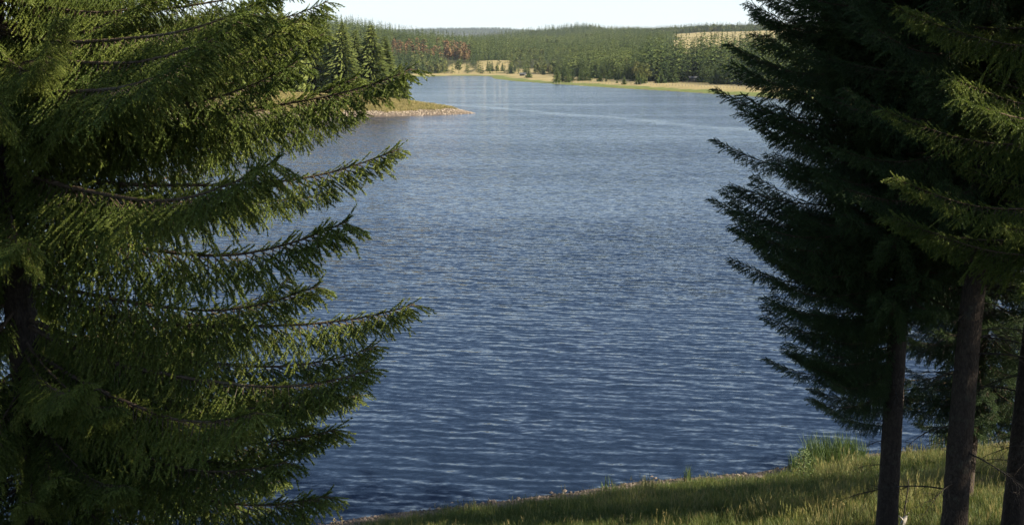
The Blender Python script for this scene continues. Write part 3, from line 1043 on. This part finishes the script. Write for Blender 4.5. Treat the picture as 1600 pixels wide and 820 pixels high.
def bough(seed, L, hang, sec_max, dens=430, a=-0.22, b_=0.27, needle_mat=None, gap=0.060, bare=0.06):
    """one spruce bough: limb, hanging side branchlets, short shoots, needles.
    Returns (wood mesh, needle mesh, tip height)."""
    g = np.random.default_rng(seed)
    wood = MB()
    N = 26
    tt = np.linspace(0, 1, N)
    wy = 0.03 * L * np.cumsum(g.normal(0, 0.25, N)) / 3
    ax = np.column_stack([L * tt, wy * tt, L * (a * tt + b_ * tt ** 2.2) + 0.006 * L * np.sin(tt * 9 + seed)])
    r0 = 0.0058 * L + 0.003
    wood.tube(ax, [r0 * (1 - 0.85 * q) for q in tt], 6)
    sp0, sdir, sln, ston = [], [], [], []

    def shoot(p0, d, l, tone):
        sp0.append(p0)
        sdir.append(d)
        sln.append(l)
        ston.append(tone)

    # leader carries needles over its outer part
    for k in range(int(N * 0.22), N - 1):
        v = ax[k + 1] - ax[k]
        shoot(ax[k], unit(v), np.linalg.norm(v), 0.55)
    u = bare
    side = 1
    while u < 0.995:
        p_ = np.array([np.interp(u, tt, ax[:, c]) for c in range(3)])
        k = min(int(u * (N - 1)), N - 2)
        tan = unit(ax[k + 1] - ax[k])
        lat = unit(np.cross(UP, tan)) * side
        prof = min(1.0, (u - bare) / 0.22 + 0.25) * (0.16 + 0.84 * (1 - u) ** 0.75)
        sl = sec_max * prof * g.uniform(0.55, 1.15)
        fwd = g.uniform(0.28, 0.75) + 0.6 * u * u
        inner = (1 - u)
        d = unit(tan * fwd + lat * g.uniform(0.75, 0.95) + UP * (g.uniform(-0.35, 0.0) - hang * 0.75 * inner))
        ns = max(3, int(sl / 0.075))
        st = sl / ns
        pts = [p_]
        vig = g.uniform(-0.14, 0.14)
        nrm_ = unit(UP + g.normal(0, 0.30, 3))
        for q in range(ns):
            d = unit(d + np.array([0, 0, -1.0]) * hang * (0.32 * (0.4 + inner)) * 3.5 / ns + g.normal(0, 0.035, 3))
            p2 = pts[-1] + d * st
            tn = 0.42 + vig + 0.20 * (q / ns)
            if q > ns * 0.15:
                shoot(pts[-1], d, st, tn)
            pts.append(p2)
            # short side shoots
            if q >= 0:
                sd_ = unit(np.cross(d, nrm_))
                for s2 in (-1, 1):
                    if g.random() < 0.10:
                        continue
                    tl = (0.07 + 0.17 * (1 - q / ns) * min(1, sl / 0.5)) * g.uniform(0.7, 1.2)
                    if ns - q <= 1:
                        tl *= 0.7
                    td = unit(d * g.uniform(0.9, 1.1) + s2 * sd_ * g.uniform(0.6, 0.8) + np.array([0, 0, -1]) * hang * g.uniform(0.25, 0.5))
                    shoot(pts[-2] + d * st * g.random(), td, tl, tn + 0.10 + g.normal(0, 0.05))
        wood.tube([tuple(q) for q in pts[::2]] if len(pts) > 4 else pts, list(np.linspace(0.0042, 0.0015, len(pts[::2]) if len(pts) > 4 else len(pts))), 3, False)
        # young shoots on top of the limb
        if g.random() < 0.75 and u > 0.14:
            shoot(p_, unit(tan + UP * g.uniform(0.1, 0.7) + lat * g.normal(0, 0.4)), g.uniform(0.06, 0.14), 0.62)
        u += gap / L * g.uniform(0.35, 0.75) * (1.0 if u < 0.8 else 0.75)
        side = -side
    P0, D, LN, TN = np.array(sp0), np.array(sdir), np.array(sln), np.array(ston)
    cnt = np.maximum(6, (LN * dens).astype(int))
    ii = np.repeat(np.arange(len(P0)), cnt)
    n = len(ii)
    f = g.random(n)
    base = P0[ii] + D[ii] * (f * LN[ii])[:, None]
    ref = np.where(np.abs(D[ii][:, 2:3]) > 0.9, np.array([[1.0, 0, 0]]), np.array([[0, 0, 1.0]]))
    e1 = unit(np.cross(D[ii], ref))
    e2 = np.cross(D[ii], e1)
    ph = g.uniform(0, 6.283, n)
    rad = e1 * np.cos(ph)[:, None] + e2 * np.sin(ph)[:, None]
    lean = g.uniform(0.65, 1.05, n)[:, None]
    ndir = unit(D[ii] * lean + rad * (1.05 - 0.5 * lean) + UP * 0.12)
    nl = g.uniform(0.014, 0.020, n)[:, None]
    nw = g.uniform(0.0028, 0.0046, n)[:, None]
    wdir = unit(np.cross(ndir, rad + g.normal(0, 0.5, (n, 3))))
    V = np.empty((n, 3, 3))
    V[:, 0] = base + wdir * nw
    V[:, 1] = base - wdir * nw
    V[:, 2] = base + ndir * nl
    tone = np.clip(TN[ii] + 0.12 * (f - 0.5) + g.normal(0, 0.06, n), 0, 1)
    tone3 = np.repeat(tone, 3)
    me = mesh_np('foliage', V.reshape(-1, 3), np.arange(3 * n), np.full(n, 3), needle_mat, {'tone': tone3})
    wm_ = wood.mesh('branch', M['twig'], True)
    return wm_, me, float(ax[-1, 2]), n


def dead_bough(seed, L, mat):
    g = np.random.default_rng(seed)
    wood = MB()
    N = 14
    tt = np.linspace(0, 1, N)
    ax = np.column_stack([L * tt, 0.05 * L * np.sin(tt * 3 + seed) * tt, L * (0.10 * tt - 0.35 * tt ** 2)])
    wood.tube(ax, list((0.006 + 0.005 * L) * (1 - 0.8 * tt)), 5)
    for k in range(int(7 + 7 * L)):
        u = g.uniform(0.2, 0.97)
        p_ = np.array([np.interp(u, tt, ax[:, c]) for c in range(3)])
        d = unit(np.array([0.8, g.choice([-1, 1]) * g.uniform(0.4, 1.1), g.uniform(-0.5, 0.3)]))
        l = L * 0.45 * (1.05 - u) * g.uniform(0.5, 1.2) + 0.06
        pts = [p_]
        for q in range(4):
            d = unit(d + np.array([0, 0, -0.12]) + g.normal(0, 0.10, 3))
            pts.append(pts[-1] + d * l / 4)
            if g.random() < 0.6:
                d2 = unit(d + g.normal(0, 0.6, 3))
                wood.tube([pts[-1], pts[-1] + d2 * l * 0.2, pts[-1] + d2 * l * 0.34 + np.array([0, 0, -0.02])], [0.003, 0.002, 0.001], 3, False)
        wood.tube(pts, [0.0045, 0.0038, 0.003, 0.0024, 0.0015], 3, False)
    return wood.mesh('dead_branch', mat, True)


tot = 0
BOUGH = {}
for key, mat in (('lit', M['needle']), ('dark', M['needle_dark'])):  # sunlit and shaded bough sets, told apart by painted needle brightness
    BOUGH[key] = []
for k, (L, hang, sm) in enumerate(((4.0, 1.4, 0.85), (3.6, 1.1, 0.74), (3.0, 1.35, 0.72), (2.6, 1.0, 0.60), (2.0, 1.2, 0.55), (1.3, 0.6, 0.40))):
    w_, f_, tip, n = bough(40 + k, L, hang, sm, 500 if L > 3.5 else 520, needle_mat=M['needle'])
    BOUGH['lit'].append((L, w_, f_, tip))
    tot += n
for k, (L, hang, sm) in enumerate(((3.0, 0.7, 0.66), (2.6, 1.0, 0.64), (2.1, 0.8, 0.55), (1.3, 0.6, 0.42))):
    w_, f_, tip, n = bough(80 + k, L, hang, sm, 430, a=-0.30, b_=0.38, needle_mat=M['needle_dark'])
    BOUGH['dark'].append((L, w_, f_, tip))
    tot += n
DEAD = [dead_bough(3, 1.3, M['dead_wood']), dead_bough(4, 0.9, M['dead_wood']), dead_bough(5, 1.8, M['dead_wood'])]
print('needle tris', tot)


def near_trunk(name, H, r, seed, lean=(0, 0)):
    g = np.random.default_rng(seed)
    n, m = 28, 90
    V = []
    zs = np.concatenate([np.linspace(-0.8, 4, 50), np.linspace(4, H, m - 50 + 1)[1:]])
    for z in zs:
        f = max(z, 0) / H
        rr_ = r * (1 - f) ** 0.85 + 0.012
        flare = 0.32 * r * math.exp(-max(z, -0.2) / 0.22)
        for k in range(n):
            a = 6.2832 * k / n
            lob = 1 + 0.35 * math.sin(a * 5 + seed) * math.exp(-max(z, 0) / 0.3)
            q = rr_ + flare * lob + g.normal(0, 0.018) * rr_ + 0.03 * rr_ * math.sin(3 * a + z * 1.3 + seed)
            V.append((math.cos(a) * q + lean[0] * z + 0.03 * math.sin(z * 0.5 + seed), math.sin(a) * q + lean[1] * z, z))
    i, j = np.meshgrid(np.arange(len(zs) - 1), np.arange(n), indexing='ij')
    q = np.stack([i * n + j, i * n + (j + 1) % n, (i + 1) * n + (j + 1) % n, (i + 1) * n + j], -1).reshape(-1, 4)
    return mesh_np(name, V, q, np.full(len(q), 4), M['bark'], None, True)


def put_branch(root, kind, length, z, azim, pitch=0.0, roll=0.0, lean=(0, 0), var=None, rg=None):
    """a bough and its needles, copied from one of the prototypes"""
    lib = BOUGH[kind]
    if var is None:
        cand = sorted(range(len(lib)), key=lambda q: abs(lib[q][0] - length))[:2]
        var = rg.choice(cand)
    L, w_, f_, tip = lib[var]
    b_ = bpy.data.objects.new('branch', w_)
    link(b_, root)
    b_.location = (lean[0] * z, lean[1] * z, z)
    b_.rotation_euler = Euler((roll, -pitch, azim), 'XYZ')
    s = length / L
    b_.scale = (s, s, s)
    fo = bpy.data.objects.new('foliage', f_)
    link(fo, b_)
    return b_


def put_dead(root, me, z, azim, s, pitch=0.0, lean=(0, 0)):
    b_ = bpy.data.objects.new('dead_branch', me)
    link(b_, root)
    b_.location = (lean[0] * z, lean[1] * z, z)
    b_.rotation_euler = Euler((0, -pitch, azim), 'XYZ')
    b_.scale = (s, s, s)
    return b_


def near_spruce(x, y, H, r, cb, Lmax, kind, label, seed, lean=(0, 0), step=0.30, per=5, dead_to=None, dead_n=10, sink=0.05, top_keep=1.0, group='tall spruces growing on the near bank', skip=None):
    rg = random.Random(seed)
    z0 = ground_z(x, y) - sink
    root = empty('spruce_tree', (x, y, z0), label, 'tree', group)
    obj('trunk', near_trunk('trunk', H, r, seed, lean), root)
    z = cb
    while z < H - 0.4:
        f = (z - cb) / (H - cb)
        base_l = Lmax * (min(1.0, 0.72 + f * 2.2)) * (1 - f) ** 0.75 + 0.25
        n = per if z < 9 else max(3, per - 1)
        a0 = rg.random() * 6.28
        for k in range(n):
            a = a0 + 6.283 * k / n + rg.uniform(-0.35, 0.35)
            l = base_l * rg.uniform(0.72, 1.12)
            zz_ = z + rg.uniform(-0.5, 0.5) * step
            if skip and skip(zz_, a, l):
                continue
            put_branch(root, kind, l, zz_, a, pitch=rg.uniform(-0.14, 0.10) + 0.35 * max(0, f - 0.4), roll=rg.uniform(-0.25, 0.25), lean=lean, rg=rg)
        z += step * rg.uniform(0.85, 1.2) * (1.0 if z < 9 else 1.5)
    for k in range(dead_n):
        zd = rg.uniform(1.0, dead_to if dead_to else cb + 1.5)
        put_dead(root, rg.choice(DEAD), zd, rg.random() * 6.28, rg.uniform(0.35, 1.0), rg.uniform(-0.2, 0.2), lean)
    for k in range(dead_n and 14):
        put_dead(root, DEAD[1], rg.uniform(0.4, 4.5), rg.random() * 6.28, rg.uniform(0.16, 0.3), rg.uniform(-0.3, 0.5), lean)
    return root


# left: the big drooping spruce
LX, LY = at_depth(46, 640, 11.4).x, 11.4
left = near_spruce(LX, LY, 25, 0.19, 1.2, 3.8, 'lit', 'big spruce with long drooping sunlit boughs reaching out over the water', 7, step=0.27, per=6, dead_n=16, dead_to=3.2,
                   skip=lambda z, a, l: (math.cos(a) > 0.25 and l > 1.6 and (4.8 < z < 6.1 or (z < 2.6 and math.sin(a) > -0.5))) or (z < 4.8 and int(z * 500) % 10 < 1))
lroot = Vector(left.location)
rg = random.Random(77)
for px, py, d, var in ((650, 106, 9.6, 0), (626, 231, 9.9, 1), (651, 474, 9.2, 0), (516, 772, 9.0, 2), (541, 146, 11.5, 1), (545, 345, 8.8, 2),
                       (585, 575, 8.7, 1), (515, 20, 11.0, 1), (565, 175, 12.6, 0), (500, 445, 9.5, 2), (530, 668, 9.3, 3), (470, 95, 9.4, 2),
                       (430, 250, 8.2, 2), (410, 640, 8.3, 2), (330, 60, 8.0, 1), (517, 2, 10.4, 0), (508, 52, 10.0, 1), (500, -45, 10.4, 0), (470, 30, 9.6, 2), (440, -20, 9.0, 1), (400, 10, 8.6, 2),
                       (560, 120, 10.6, 2), (590, 540, 9.2, 1), (520, 610, 9.0, 2), (450, 720, 8.8, 2)):
    tip_w = at_depth(px, py, d) - lroot
    hl = math.hypot(tip_w.x, tip_w.y)
    L, w_, f_, tip = BOUGH['lit'][var]
    put_branch(left, 'lit', hl, tip_w.z - tip * hl / L, math.atan2(tip_w.y, tip_w.x), roll=rg.uniform(-0.15, 0.15), var=var)

# right: the dark group
RX1, RY1 = at_depth(1387, 760, 14.2).x, 14.2
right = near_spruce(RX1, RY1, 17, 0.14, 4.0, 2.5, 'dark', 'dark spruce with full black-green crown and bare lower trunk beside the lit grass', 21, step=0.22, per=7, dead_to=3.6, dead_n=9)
rroot = Vector(right.location)
for px, py, d, var in ((1117, 138, 14.0, 0), (1115, 217, 14.3, 0), (1112, 310, 14.0, 0), (1140, 402, 14.4, 1), (1190, 492, 13.8, 1), (1136, 68, 13.9, 0),
                       (1165, 4, 14.2, 1), (1198, 560, 13.6, 0), (1262, 620, 13.4, 1), (1145, 350, 13.2, 1), (1150, 100, 13.2, 2)):
    tip_w = at_depth(px, py, d) - rroot
    hl = math.hypot(tip_w.x, tip_w.y)
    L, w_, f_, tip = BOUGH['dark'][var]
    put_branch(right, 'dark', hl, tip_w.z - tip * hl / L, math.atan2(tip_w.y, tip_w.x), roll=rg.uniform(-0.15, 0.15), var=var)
prof_y = [0, 70, 140, 215, 260, 315, 360, 410, 480, 540, 590, 630]
prof_x = [1175, 1150, 1130, 1125, 1150, 1125, 1135, 1155, 1190, 1200, 1225, 1275]
for k in range(64):
    py = rg.uniform(-60, 632)
    px = np.interp(py, prof_y, prof_x) + abs(rg.gauss(0, 60)) + 8
    d = RY1 + rg.uniform(-1.3, 1.0)
    tip_w = at_depth(px, py, d) - rroot
    hl = math.hypot(tip_w.x, tip_w.y)
    if hl < 1.0:
        continue
    var = 0 if hl > 2.2 else (1 if hl > 1.7 else 2)
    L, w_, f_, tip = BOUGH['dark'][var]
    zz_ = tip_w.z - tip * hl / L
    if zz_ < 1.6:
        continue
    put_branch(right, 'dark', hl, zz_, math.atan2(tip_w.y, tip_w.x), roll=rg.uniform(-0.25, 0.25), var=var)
for k in range(22):
    py = rg.uniform(470, 640)
    px = np.interp(py, prof_y, prof_x) + rg.uniform(0, 110)
    tip_w = at_depth(px, py, RY1 + rg.uniform(-1.2, 0.8)) - rroot
    hl = math.hypot(tip_w.x, tip_w.y)
    var = rg.choice((1, 2))
    L, w_, f_, tip = BOUGH['dark'][var]
    put_branch(right, 'dark', hl, max(1.5, tip_w.z - tip * hl / L), math.atan2(tip_w.y, tip_w.x), roll=rg.uniform(-0.25, 0.25), var=var)
RX2, RY2 = at_depth(1497, 760, 12.6).x, 12.6
near_spruce(RX2, RY2, 18, 0.152, 4.9, 2.3, 'dark', 'thick-trunked spruce with dry twigs low on its bare stem, middle of the trunks', 22, step=0.26, per=6, dead_to=4.8, dead_n=26)
RX3, RY3 = at_depth(1592, 760, 13.4).x, 13.4
near_spruce(RX3, RY3, 17, 0.14, 4.6, 2.4, 'dark', 'spruce whose dark trunk is cut by the edge of the view', 23, step=0.26, per=6, dead_to=4.4, dead_n=16)
bx, by = at_depth(1530, 560, 18.5).x, 18.5
near_spruce(bx, by, 15, 0.12, 1.9, 2.4, 'dark', 'lower spruce standing nearer the water behind the bare trunks', 24, step=0.26, per=6, dead_to=2.2, dead_n=6)
bx, by = at_depth(1760, 300, 10.4).x, 10.4
near_spruce(bx, by, 16, 0.17, 4.0, 2.6, 'lit', 'spruce reaching sunlit twigs into view in front of the dark crowns', 25, step=0.36, per=5, dead_to=3.6, dead_n=5)

# unseen spruces of the wood, placed and thickened to shade bank and trees
for k, (x, y, H, lm, lb) in enumerate(((8.0, 2.6, 24, 3.3, 'tall spruce of the bank wood close behind the viewer'),
                                       (13.2, 10.3, 18, 2.8, 'spruce of the bank wood beside the trunks'),
                                       (18.8, 17.6, 17, 2.8, 'spruce of the bank wood near the shore'))):
    near_spruce(x, y, H, 0.18, 3.0, lm, 'dark', lb, 31 + k, step=0.17 if k == 0 else 0.36, per=8 if k == 0 else 6, dead_n=0)

# ------------------------------------------------------------------ bank cover


def tuft(name, seed, n, h, spread, width, mat, tone=(0.2, 0.7), curve=0.5, heads=0.0):
    g = random.Random(seed)
    mb = MB()
    for k in range(n):
        a = g.random() * 6.283
        r_ = spread * math.sqrt(g.random())
        x, y = math.cos(a) * r_, math.sin(a) * r_
        hh = h * g.uniform(0.5, 1.1)
        da = g.random() * 6.283
        le = curve * hh * g.uniform(0.2, 1.0)
        w = width * g.uniform(0.7, 1.2)
        px_, py_ = -math.sin(da) * w, math.cos(da) * w
        tn = g.uniform(*tone)
        mx_, my_ = x + math.cos(da) * le * 0.35, y + math.sin(da) * le * 0.35
        ex, ey = x + math.cos(da) * le, y + math.sin(da) * le
        zt = hh * (1 - 0.35 * (le / hh) ** 2)
        mb.poly([(x - px_, y - py_, -0.03), (x + px_, y + py_, -0.03), (mx_ + px_ * 0.8, my_ + py_ * 0.8, hh * 0.6), (mx_ - px_ * 0.8, my_ - py_ * 0.8, hh * 0.6)], tn)
        mb.poly([(mx_ - px_ * 0.8, my_ - py_ * 0.8, hh * 0.6), (mx_ + px_ * 0.8, my_ + py_ * 0.8, hh * 0.6), (ex, ey, zt)], min(1, tn + 0.1))
        if g.random() < heads:
            for q in range(3):
                mb.poly([(ex - 0.004, ey, zt - 0.05 + q * 0.03), (ex + 0.004, ey + 0.002, zt - 0.04 + q * 0.03), (ex + g.uniform(-.02, .02), ey + g.uniform(-.02, .02), zt + 0.03 + q * 0.03)], 0.9)
    return mb.mesh(name, mat)


grass_kinds = [tuft('grass_tuft', 1, 44, 0.13, 0.16, 0.003, M['grass'], (0.05, 0.4)),
               tuft('grass_tuft', 2, 44, 0.18, 0.18, 0.003, M['grass'], (0.1, 0.5)),
               tuft('grass_tuft', 3, 38, 0.25, 0.16, 0.003, M['grass'], (0.2, 0.6), 0.7, 0.1),
               tuft('grass_tuft', 4, 22, 0.42, 0.15, 0.0025, M['grass'], (0.4, 0.85), 0.6, 0.6)]
mb = MB()
g = random.Random(91)
for k in range(16):
    a, le, tilt = g.random() * 6.283, g.uniform(0.07, 0.16), g.uniform(0.2, 1.0)
    u_ = Vector((math.cos(a), math.sin(a), tilt)).normalized()
    v_ = Vector((-math.sin(a), math.cos(a), 0)) * le * 0.24
    mb.poly([Vector((0, 0, 0)), u_ * le * 0.5 + v_, u_ * le - Vector((0, 0, le * 0.2)), u_ * le * 0.5 - v_], g.uniform(0.2, 0.6))
grass_kinds.append(mb.mesh('grass_weed', M['sedge']))
mb = MB()
for k in range(3):
    x0, y0 = g.uniform(-.06, .06), g.uniform(-.06, .06)
    mb.tube([(x0, y0, -.02), (x0 * 1.6, y0 * 1.5, 0.3), (x0 * 2.6, y0 * 2.2, 0.55)], [0.003, 0.0025, 0.0015], 3, False, 0.9)
    for q in range(6):
        mb.poly([(x0 * 2.4, y0 * 2.1, 0.45 + q * .018), (x0 * 2.4 + g.uniform(-.03, .03), y0 * 2.1 + g.uniform(-.03, .03), 0.47 + q * .018), (x0 * 2.5, y0 * 2.1, 0.48 + q * .018)], 1.0)
grass_kinds.append(mb.mesh('grass_stalk', M['grass']))
gx = np.arange(-9, 17, 0.155)
gy = np.arange(8.5, 36, 0.155)
GX, GY = np.meshgrid(gx, gy)
BP = np.column_stack([GX.ravel(), GY.ravel()]) + nrg.uniform(-0.09, 0.09, (GX.size, 2))
bpx = px_of(BP)
bsd = sdist(BP)
bn = vnoise(BP[:, 0] / 1.7, BP[:, 1] / 1.7, 41) + 0.5 * vnoise(BP[:, 0] / 0.6, BP[:, 1] / 0.6, 42)
kp = (bpx > 380) & (bpx < 1760) & (bsd > 1.15 + 0.5 * bn) & (bn > -1.25)
kp &= nrg.random(len(BP)) < np.clip((bsd - 0.7) / 1.4, 0.12, 1)
for tx, ty, tr in ((RX1, RY1, 0.34), (RX2, RY2, 0.36), (RX3, RY3, 0.34)):
    kp &= np.hypot(BP[:, 0] - tx, BP[:, 1] - ty) > tr * (1 + 0.4 * bn)
BP, bn, bsd = BP[kp], bn[kp], bsd[kp]
n = len(BP)
bz = height(BP, bsd)
long_ = (BP[:, 0] > 2.0) & (bsd > 2.5) & (bn + 0.7 * vnoise(BP[:, 0] / 3.1, BP[:, 1] / 3.1, 43) > 0.45)
pick = np.where(long_, nrg.choice([1, 2, 2, 2, 3], n), nrg.choice([0, 0, 1, 1, 2], n))
rw_ = nrg.random(n)
pick = np.where(rw_ < 0.05, 4, np.where((rw_ > 0.996), 5, pick))
sc = nrg.uniform(0.7, 1.25, n) * (1 + 0.25 * bn)
rot = np.column_stack([nrg.normal(0, 0.12, n), nrg.normal(0, 0.12, n), nrg.uniform(0, 6.28, n)])
scatter('grass', np.column_stack([BP, bz]), rot, np.column_stack([sc, sc, sc]), pick, grass_kinds, label='mixed green and yellowing grass covering the near bank', cat='grass')
print('grass', n)


def stone_mesh(name, seed, mat):
    g = random.Random(seed)
    import bmesh
    bm = bmesh.new()
    bmesh.ops.create_icosphere(bm, subdivisions=1, radius=1)
    for v in bm.verts:
        v.co *= g.uniform(0.72, 1.15)
        v.co.z *= 0.62
    me = bpy.data.meshes.new(name)
    bm.to_mesh(me)
    bm.free()
    me.materials.append(mat)
    return me


peb = [stone_mesh('pebble', k, M['pebble']) for k in range(4)]
n0 = 6500
k_ = nrg.integers(0, 17, n0)
fr = nrg.random(n0)[:, None]
SPT = SHORE[k_] * (1 - fr) + SHORE[k_ + 1] * fr + nrg.normal(0, 0.55, (n0, 2))
ssd = sdist(SPT)
ok = (ssd > -0.35) & (ssd < 1.15)
SPT, ssd = SPT[ok], ssd[ok]
n = len(SPT)
sc = np.exp(nrg.normal(math.log(0.021), 0.5, n))
scatter('shore_pebbles', np.column_stack([SPT, height(SPT, ssd) + 0.3 * sc]), nrg.uniform(0, 6.28, (n, 3)) * np.array([0.1, 0.1, 1]),
        np.column_stack([sc, sc, sc]), nrg.integers(0, 4, n), peb, label='brown pebbles along the waterline of the near bank', cat='pebbles')

# stones and grass on the point
pst = [stone_mesh('shore_stone', 20 + k, M['shore_stone']) for k in range(4)]
n0 = 60000
QP = np.column_stack([nrg.uniform(-95, 0, n0), nrg.uniform(205, 275, n0)])
qsd = sdist(QP)
ok = (qsd > -0.3) & (qsd < 5.2 + 1.5 * vnoise(QP[:, 0] / 5, QP[:, 1] / 5, 51))
Q1, q1 = QP[ok], qsd[ok]
n = len(Q1)
sc = np.minimum(np.exp(nrg.normal(math.log(0.105), 0.5, n)), 0.26)
scatter('shore_stones', np.column_stack([Q1, height(Q1, q1) + 0.15 * sc]), nrg.uniform(0, 6.28, (n, 3)) * np.array([0.1, 0.1, 1]),
        np.column_stack([sc, sc, sc]), nrg.integers(0, 4, n), pst, label='pale stones and gravel along the shore of the point', cat='stones')
pt_g = [tuft('dry_grass_tuft', 50 + k, 26, 0.5, 0.5, 0.02, M['dry_grass'], (0.1, 0.9), 0.5) for k in range(3)]
n0 = 60000
QP = np.column_stack([nrg.uniform(-110, 0, n0), nrg.uniform(210, 310, n0)])
qsd = sdist(QP)
ok = (qsd > 4.2 + 1.6 * vnoise(QP[:, 0] / 4, QP[:, 1] / 4, 55))
Q1, q1 = QP[ok], qsd[ok]
n = len(Q1)
sc = nrg.uniform(0.7, 1.3, n)
scatter('dry_grass', np.column_stack([Q1, height(Q1, q1)]), np.column_stack([nrg.normal(0, 0.1, n), nrg.normal(0, 0.1, n), nrg.uniform(0, 6.28, n)]),
        np.column_stack([sc, sc, sc]), nrg.integers(0, 3, n), pt_g, label='golden dry grass on the point across the water', cat='grass')


# sedge clumps, sapling and dead wood on the bank
def clump(px, py, z, seed, n, h, spread, label, width=0.008, mat='sedge', name='sedge_clump', tone=(0.2, 0.8)):
    x, y = on_level(px, py, z)
    root = empty(name, (x, y, ground_z(x, y)), label, 'plant')
    obj('blades', tuft('blades', seed, n, h, spread, width, M[mat], tone, 0.45), root)
    return root


clump(1296, 719, 0.35, 60, 800, 0.85, 0.8, 'tall lush green sedge clump at the waterline beside the dark trunk')
clump(1332, 716, 0.35, 61, 300, 0.75, 0.45, 'smaller sedge clump joined to the tall one on its trunk side')
clump(1262, 730, 0.5, 62, 360, 0.55, 0.55, 'yellow-green low sedge clump just before the tall lush one')
clump(1075, 748, 0.25, 63, 34, 0.55, 0.12, 'thin upright reed tuft on the pebbly edge at the middle of the bank')
clump(950, 768, 0.2, 64, 40, 0.45, 0.25, 'short reed tuft where pebbles meet the water near the bank middle')
clump(1000, 785, 1.6, 65, 140, 0.3, 0.45, 'dark rounded grass hummock on the shaded bank', tone=(0.0, 0.3))
clump(1500, 690, 0.6, 66, 240, 1.1, 0.9, 'tall pale sedge stand behind the thick trunk')

sx_, sy_ = on_level(1254, 752, 1.1)
sap = empty('sapling', (sx_, sy_, ground_z(sx_, sy_)), 'small yellow-green sapling with thin stem on the lit bank', 'plant')
mb = MB()
mb.tube([(0, 0, -0.05), (0.02, 0, 0.3), (0.0, 0.02, 0.75)], [0.012, 0.009, 0.004], 5)
for k in range(9):
    a = k * 2.4
    mb.tube([(0.01, 0, 0.25 + 0.05 * k), (math.cos(a) * 0.22, math.sin(a) * 0.22, 0.42 + 0.06 * k)], [0.004, 0.002], 3, False)
obj('stem', mb.mesh('stem', M['twig']), sap)
mb = MB()
g = random.Random(9)
for k in range(420):
    a, f = g.random() * 6.28, g.random()
    r_ = 0.34 * math.sqrt(g.random()) * (1.05 - 0.6 * f)
    c_ = Vector((math.cos(a) * r_, math.sin(a) * r_, 0.28 + 0.62 * f))
    e1 = Vector((g.gauss(0, 1), g.gauss(0, 1), g.gauss(0, .6))).normalized()
    e2 = e1.orthogonal().normalized()
    mb.poly([c_ - e1 * 0.03, c_ + e2 * 0.013, c_ + e1 * 0.03, c_ - e2 * 0.013], g.uniform(0.4, 1.0))
obj('leaves', mb.mesh('leaves', M['sedge']), sap)

# broken white stub, fallen branch and brush at the foot of the dark trunk
x, y = on_level(1408, 812, ground_z(5.4, 14.3))
stub = empty('broken_stub', (x, y, ground_z(x, y)), 'bleached broken stub among fallen twigs beside the dark trunk', 'dead wood')
mb = MB()
mb.tube([(0, 0, -0.1), (0.02, 0, 0.12), (0.06, 0.01, 0.27), (0.12, 0.02, 0.36)], [0.05, 0.045, 0.038, 0.012], 8)
mb.tube([(0.05, 0, 0.22), (-0.05, -0.03, 0.33)], [0.022, 0.008], 6)
obj('stump_wood', mb.mesh('stump_wood', M['white_wood'], True), stub)
x, y = on_level(1413, 800, ground_z(5.5, 14.6))
stick = empty('dead_sapling', (x, y, ground_z(x, y)), 'bare upright dead stick between the first two trunks', 'dead wood')
mb = MB()
mb.tube([(0, 0, -0.1), (0.0, 0, 0.3), (0.03, 0, 0.62), (0.03, 0.01, 0.8)], [0.013, 0.011, 0.009, 0.006], 6)
for k in range(5):
    mb.tube([(0.01, 0, 0.15 + 0.12 * k), (0.12 * (-1) ** k, 0.05, 0.22 + 0.12 * k)], [0.005, 0.002], 3, False)
obj('stem', mb.mesh('stem', M['dead_wood']), stick)
x, y = on_level(1345, 812, ground_z(4.6, 14.2))
lg = empty('fallen_branch', (x, y, ground_z(x, y)), 'fallen bare branch lying against the foot of the dark trunk', 'dead wood')
mb = MB()
mb.tube([(-0.15, -0.1, 0.0), (0.15, 0, 0.10), (0.45, 0.06, 0.20), (0.62, 0.05, 0.30)], [0.030, 0.028, 0.024, 0.018], 7)
mb.tube([(0.15, 0, 0.10), (0.0, -0.18, 0.16)], [0.014, 0.006], 5)
obj('limb', mb.mesh('limb', M['dead_wood'], True), lg)

# ------------------------------------------------------------------ air
hm = bpy.data.materials.new('haze')
hm.use_nodes = True
t = hm.node_tree
t.nodes.clear()
out = nd(t, 'ShaderNodeOutputMaterial')
pv = nd(t, 'ShaderNodeVolumePrincipled')
pv.inputs['Color'].default_value = (0.80, 0.88, 1.0, 1)
pv.inputs['Density'].default_value = 0.00004
pv.inputs['Anisotropy'].default_value = 0.2
t.links.new(pv.outputs[0], out.inputs['Volume'])
mb = MB()
mb.box((0, 0, 160), (25000, 25000, 340))
obj('haze', mb.mesh('haze', hm), kind='stuff', label='thin pale air between the viewer and the far hills', cat='haze')
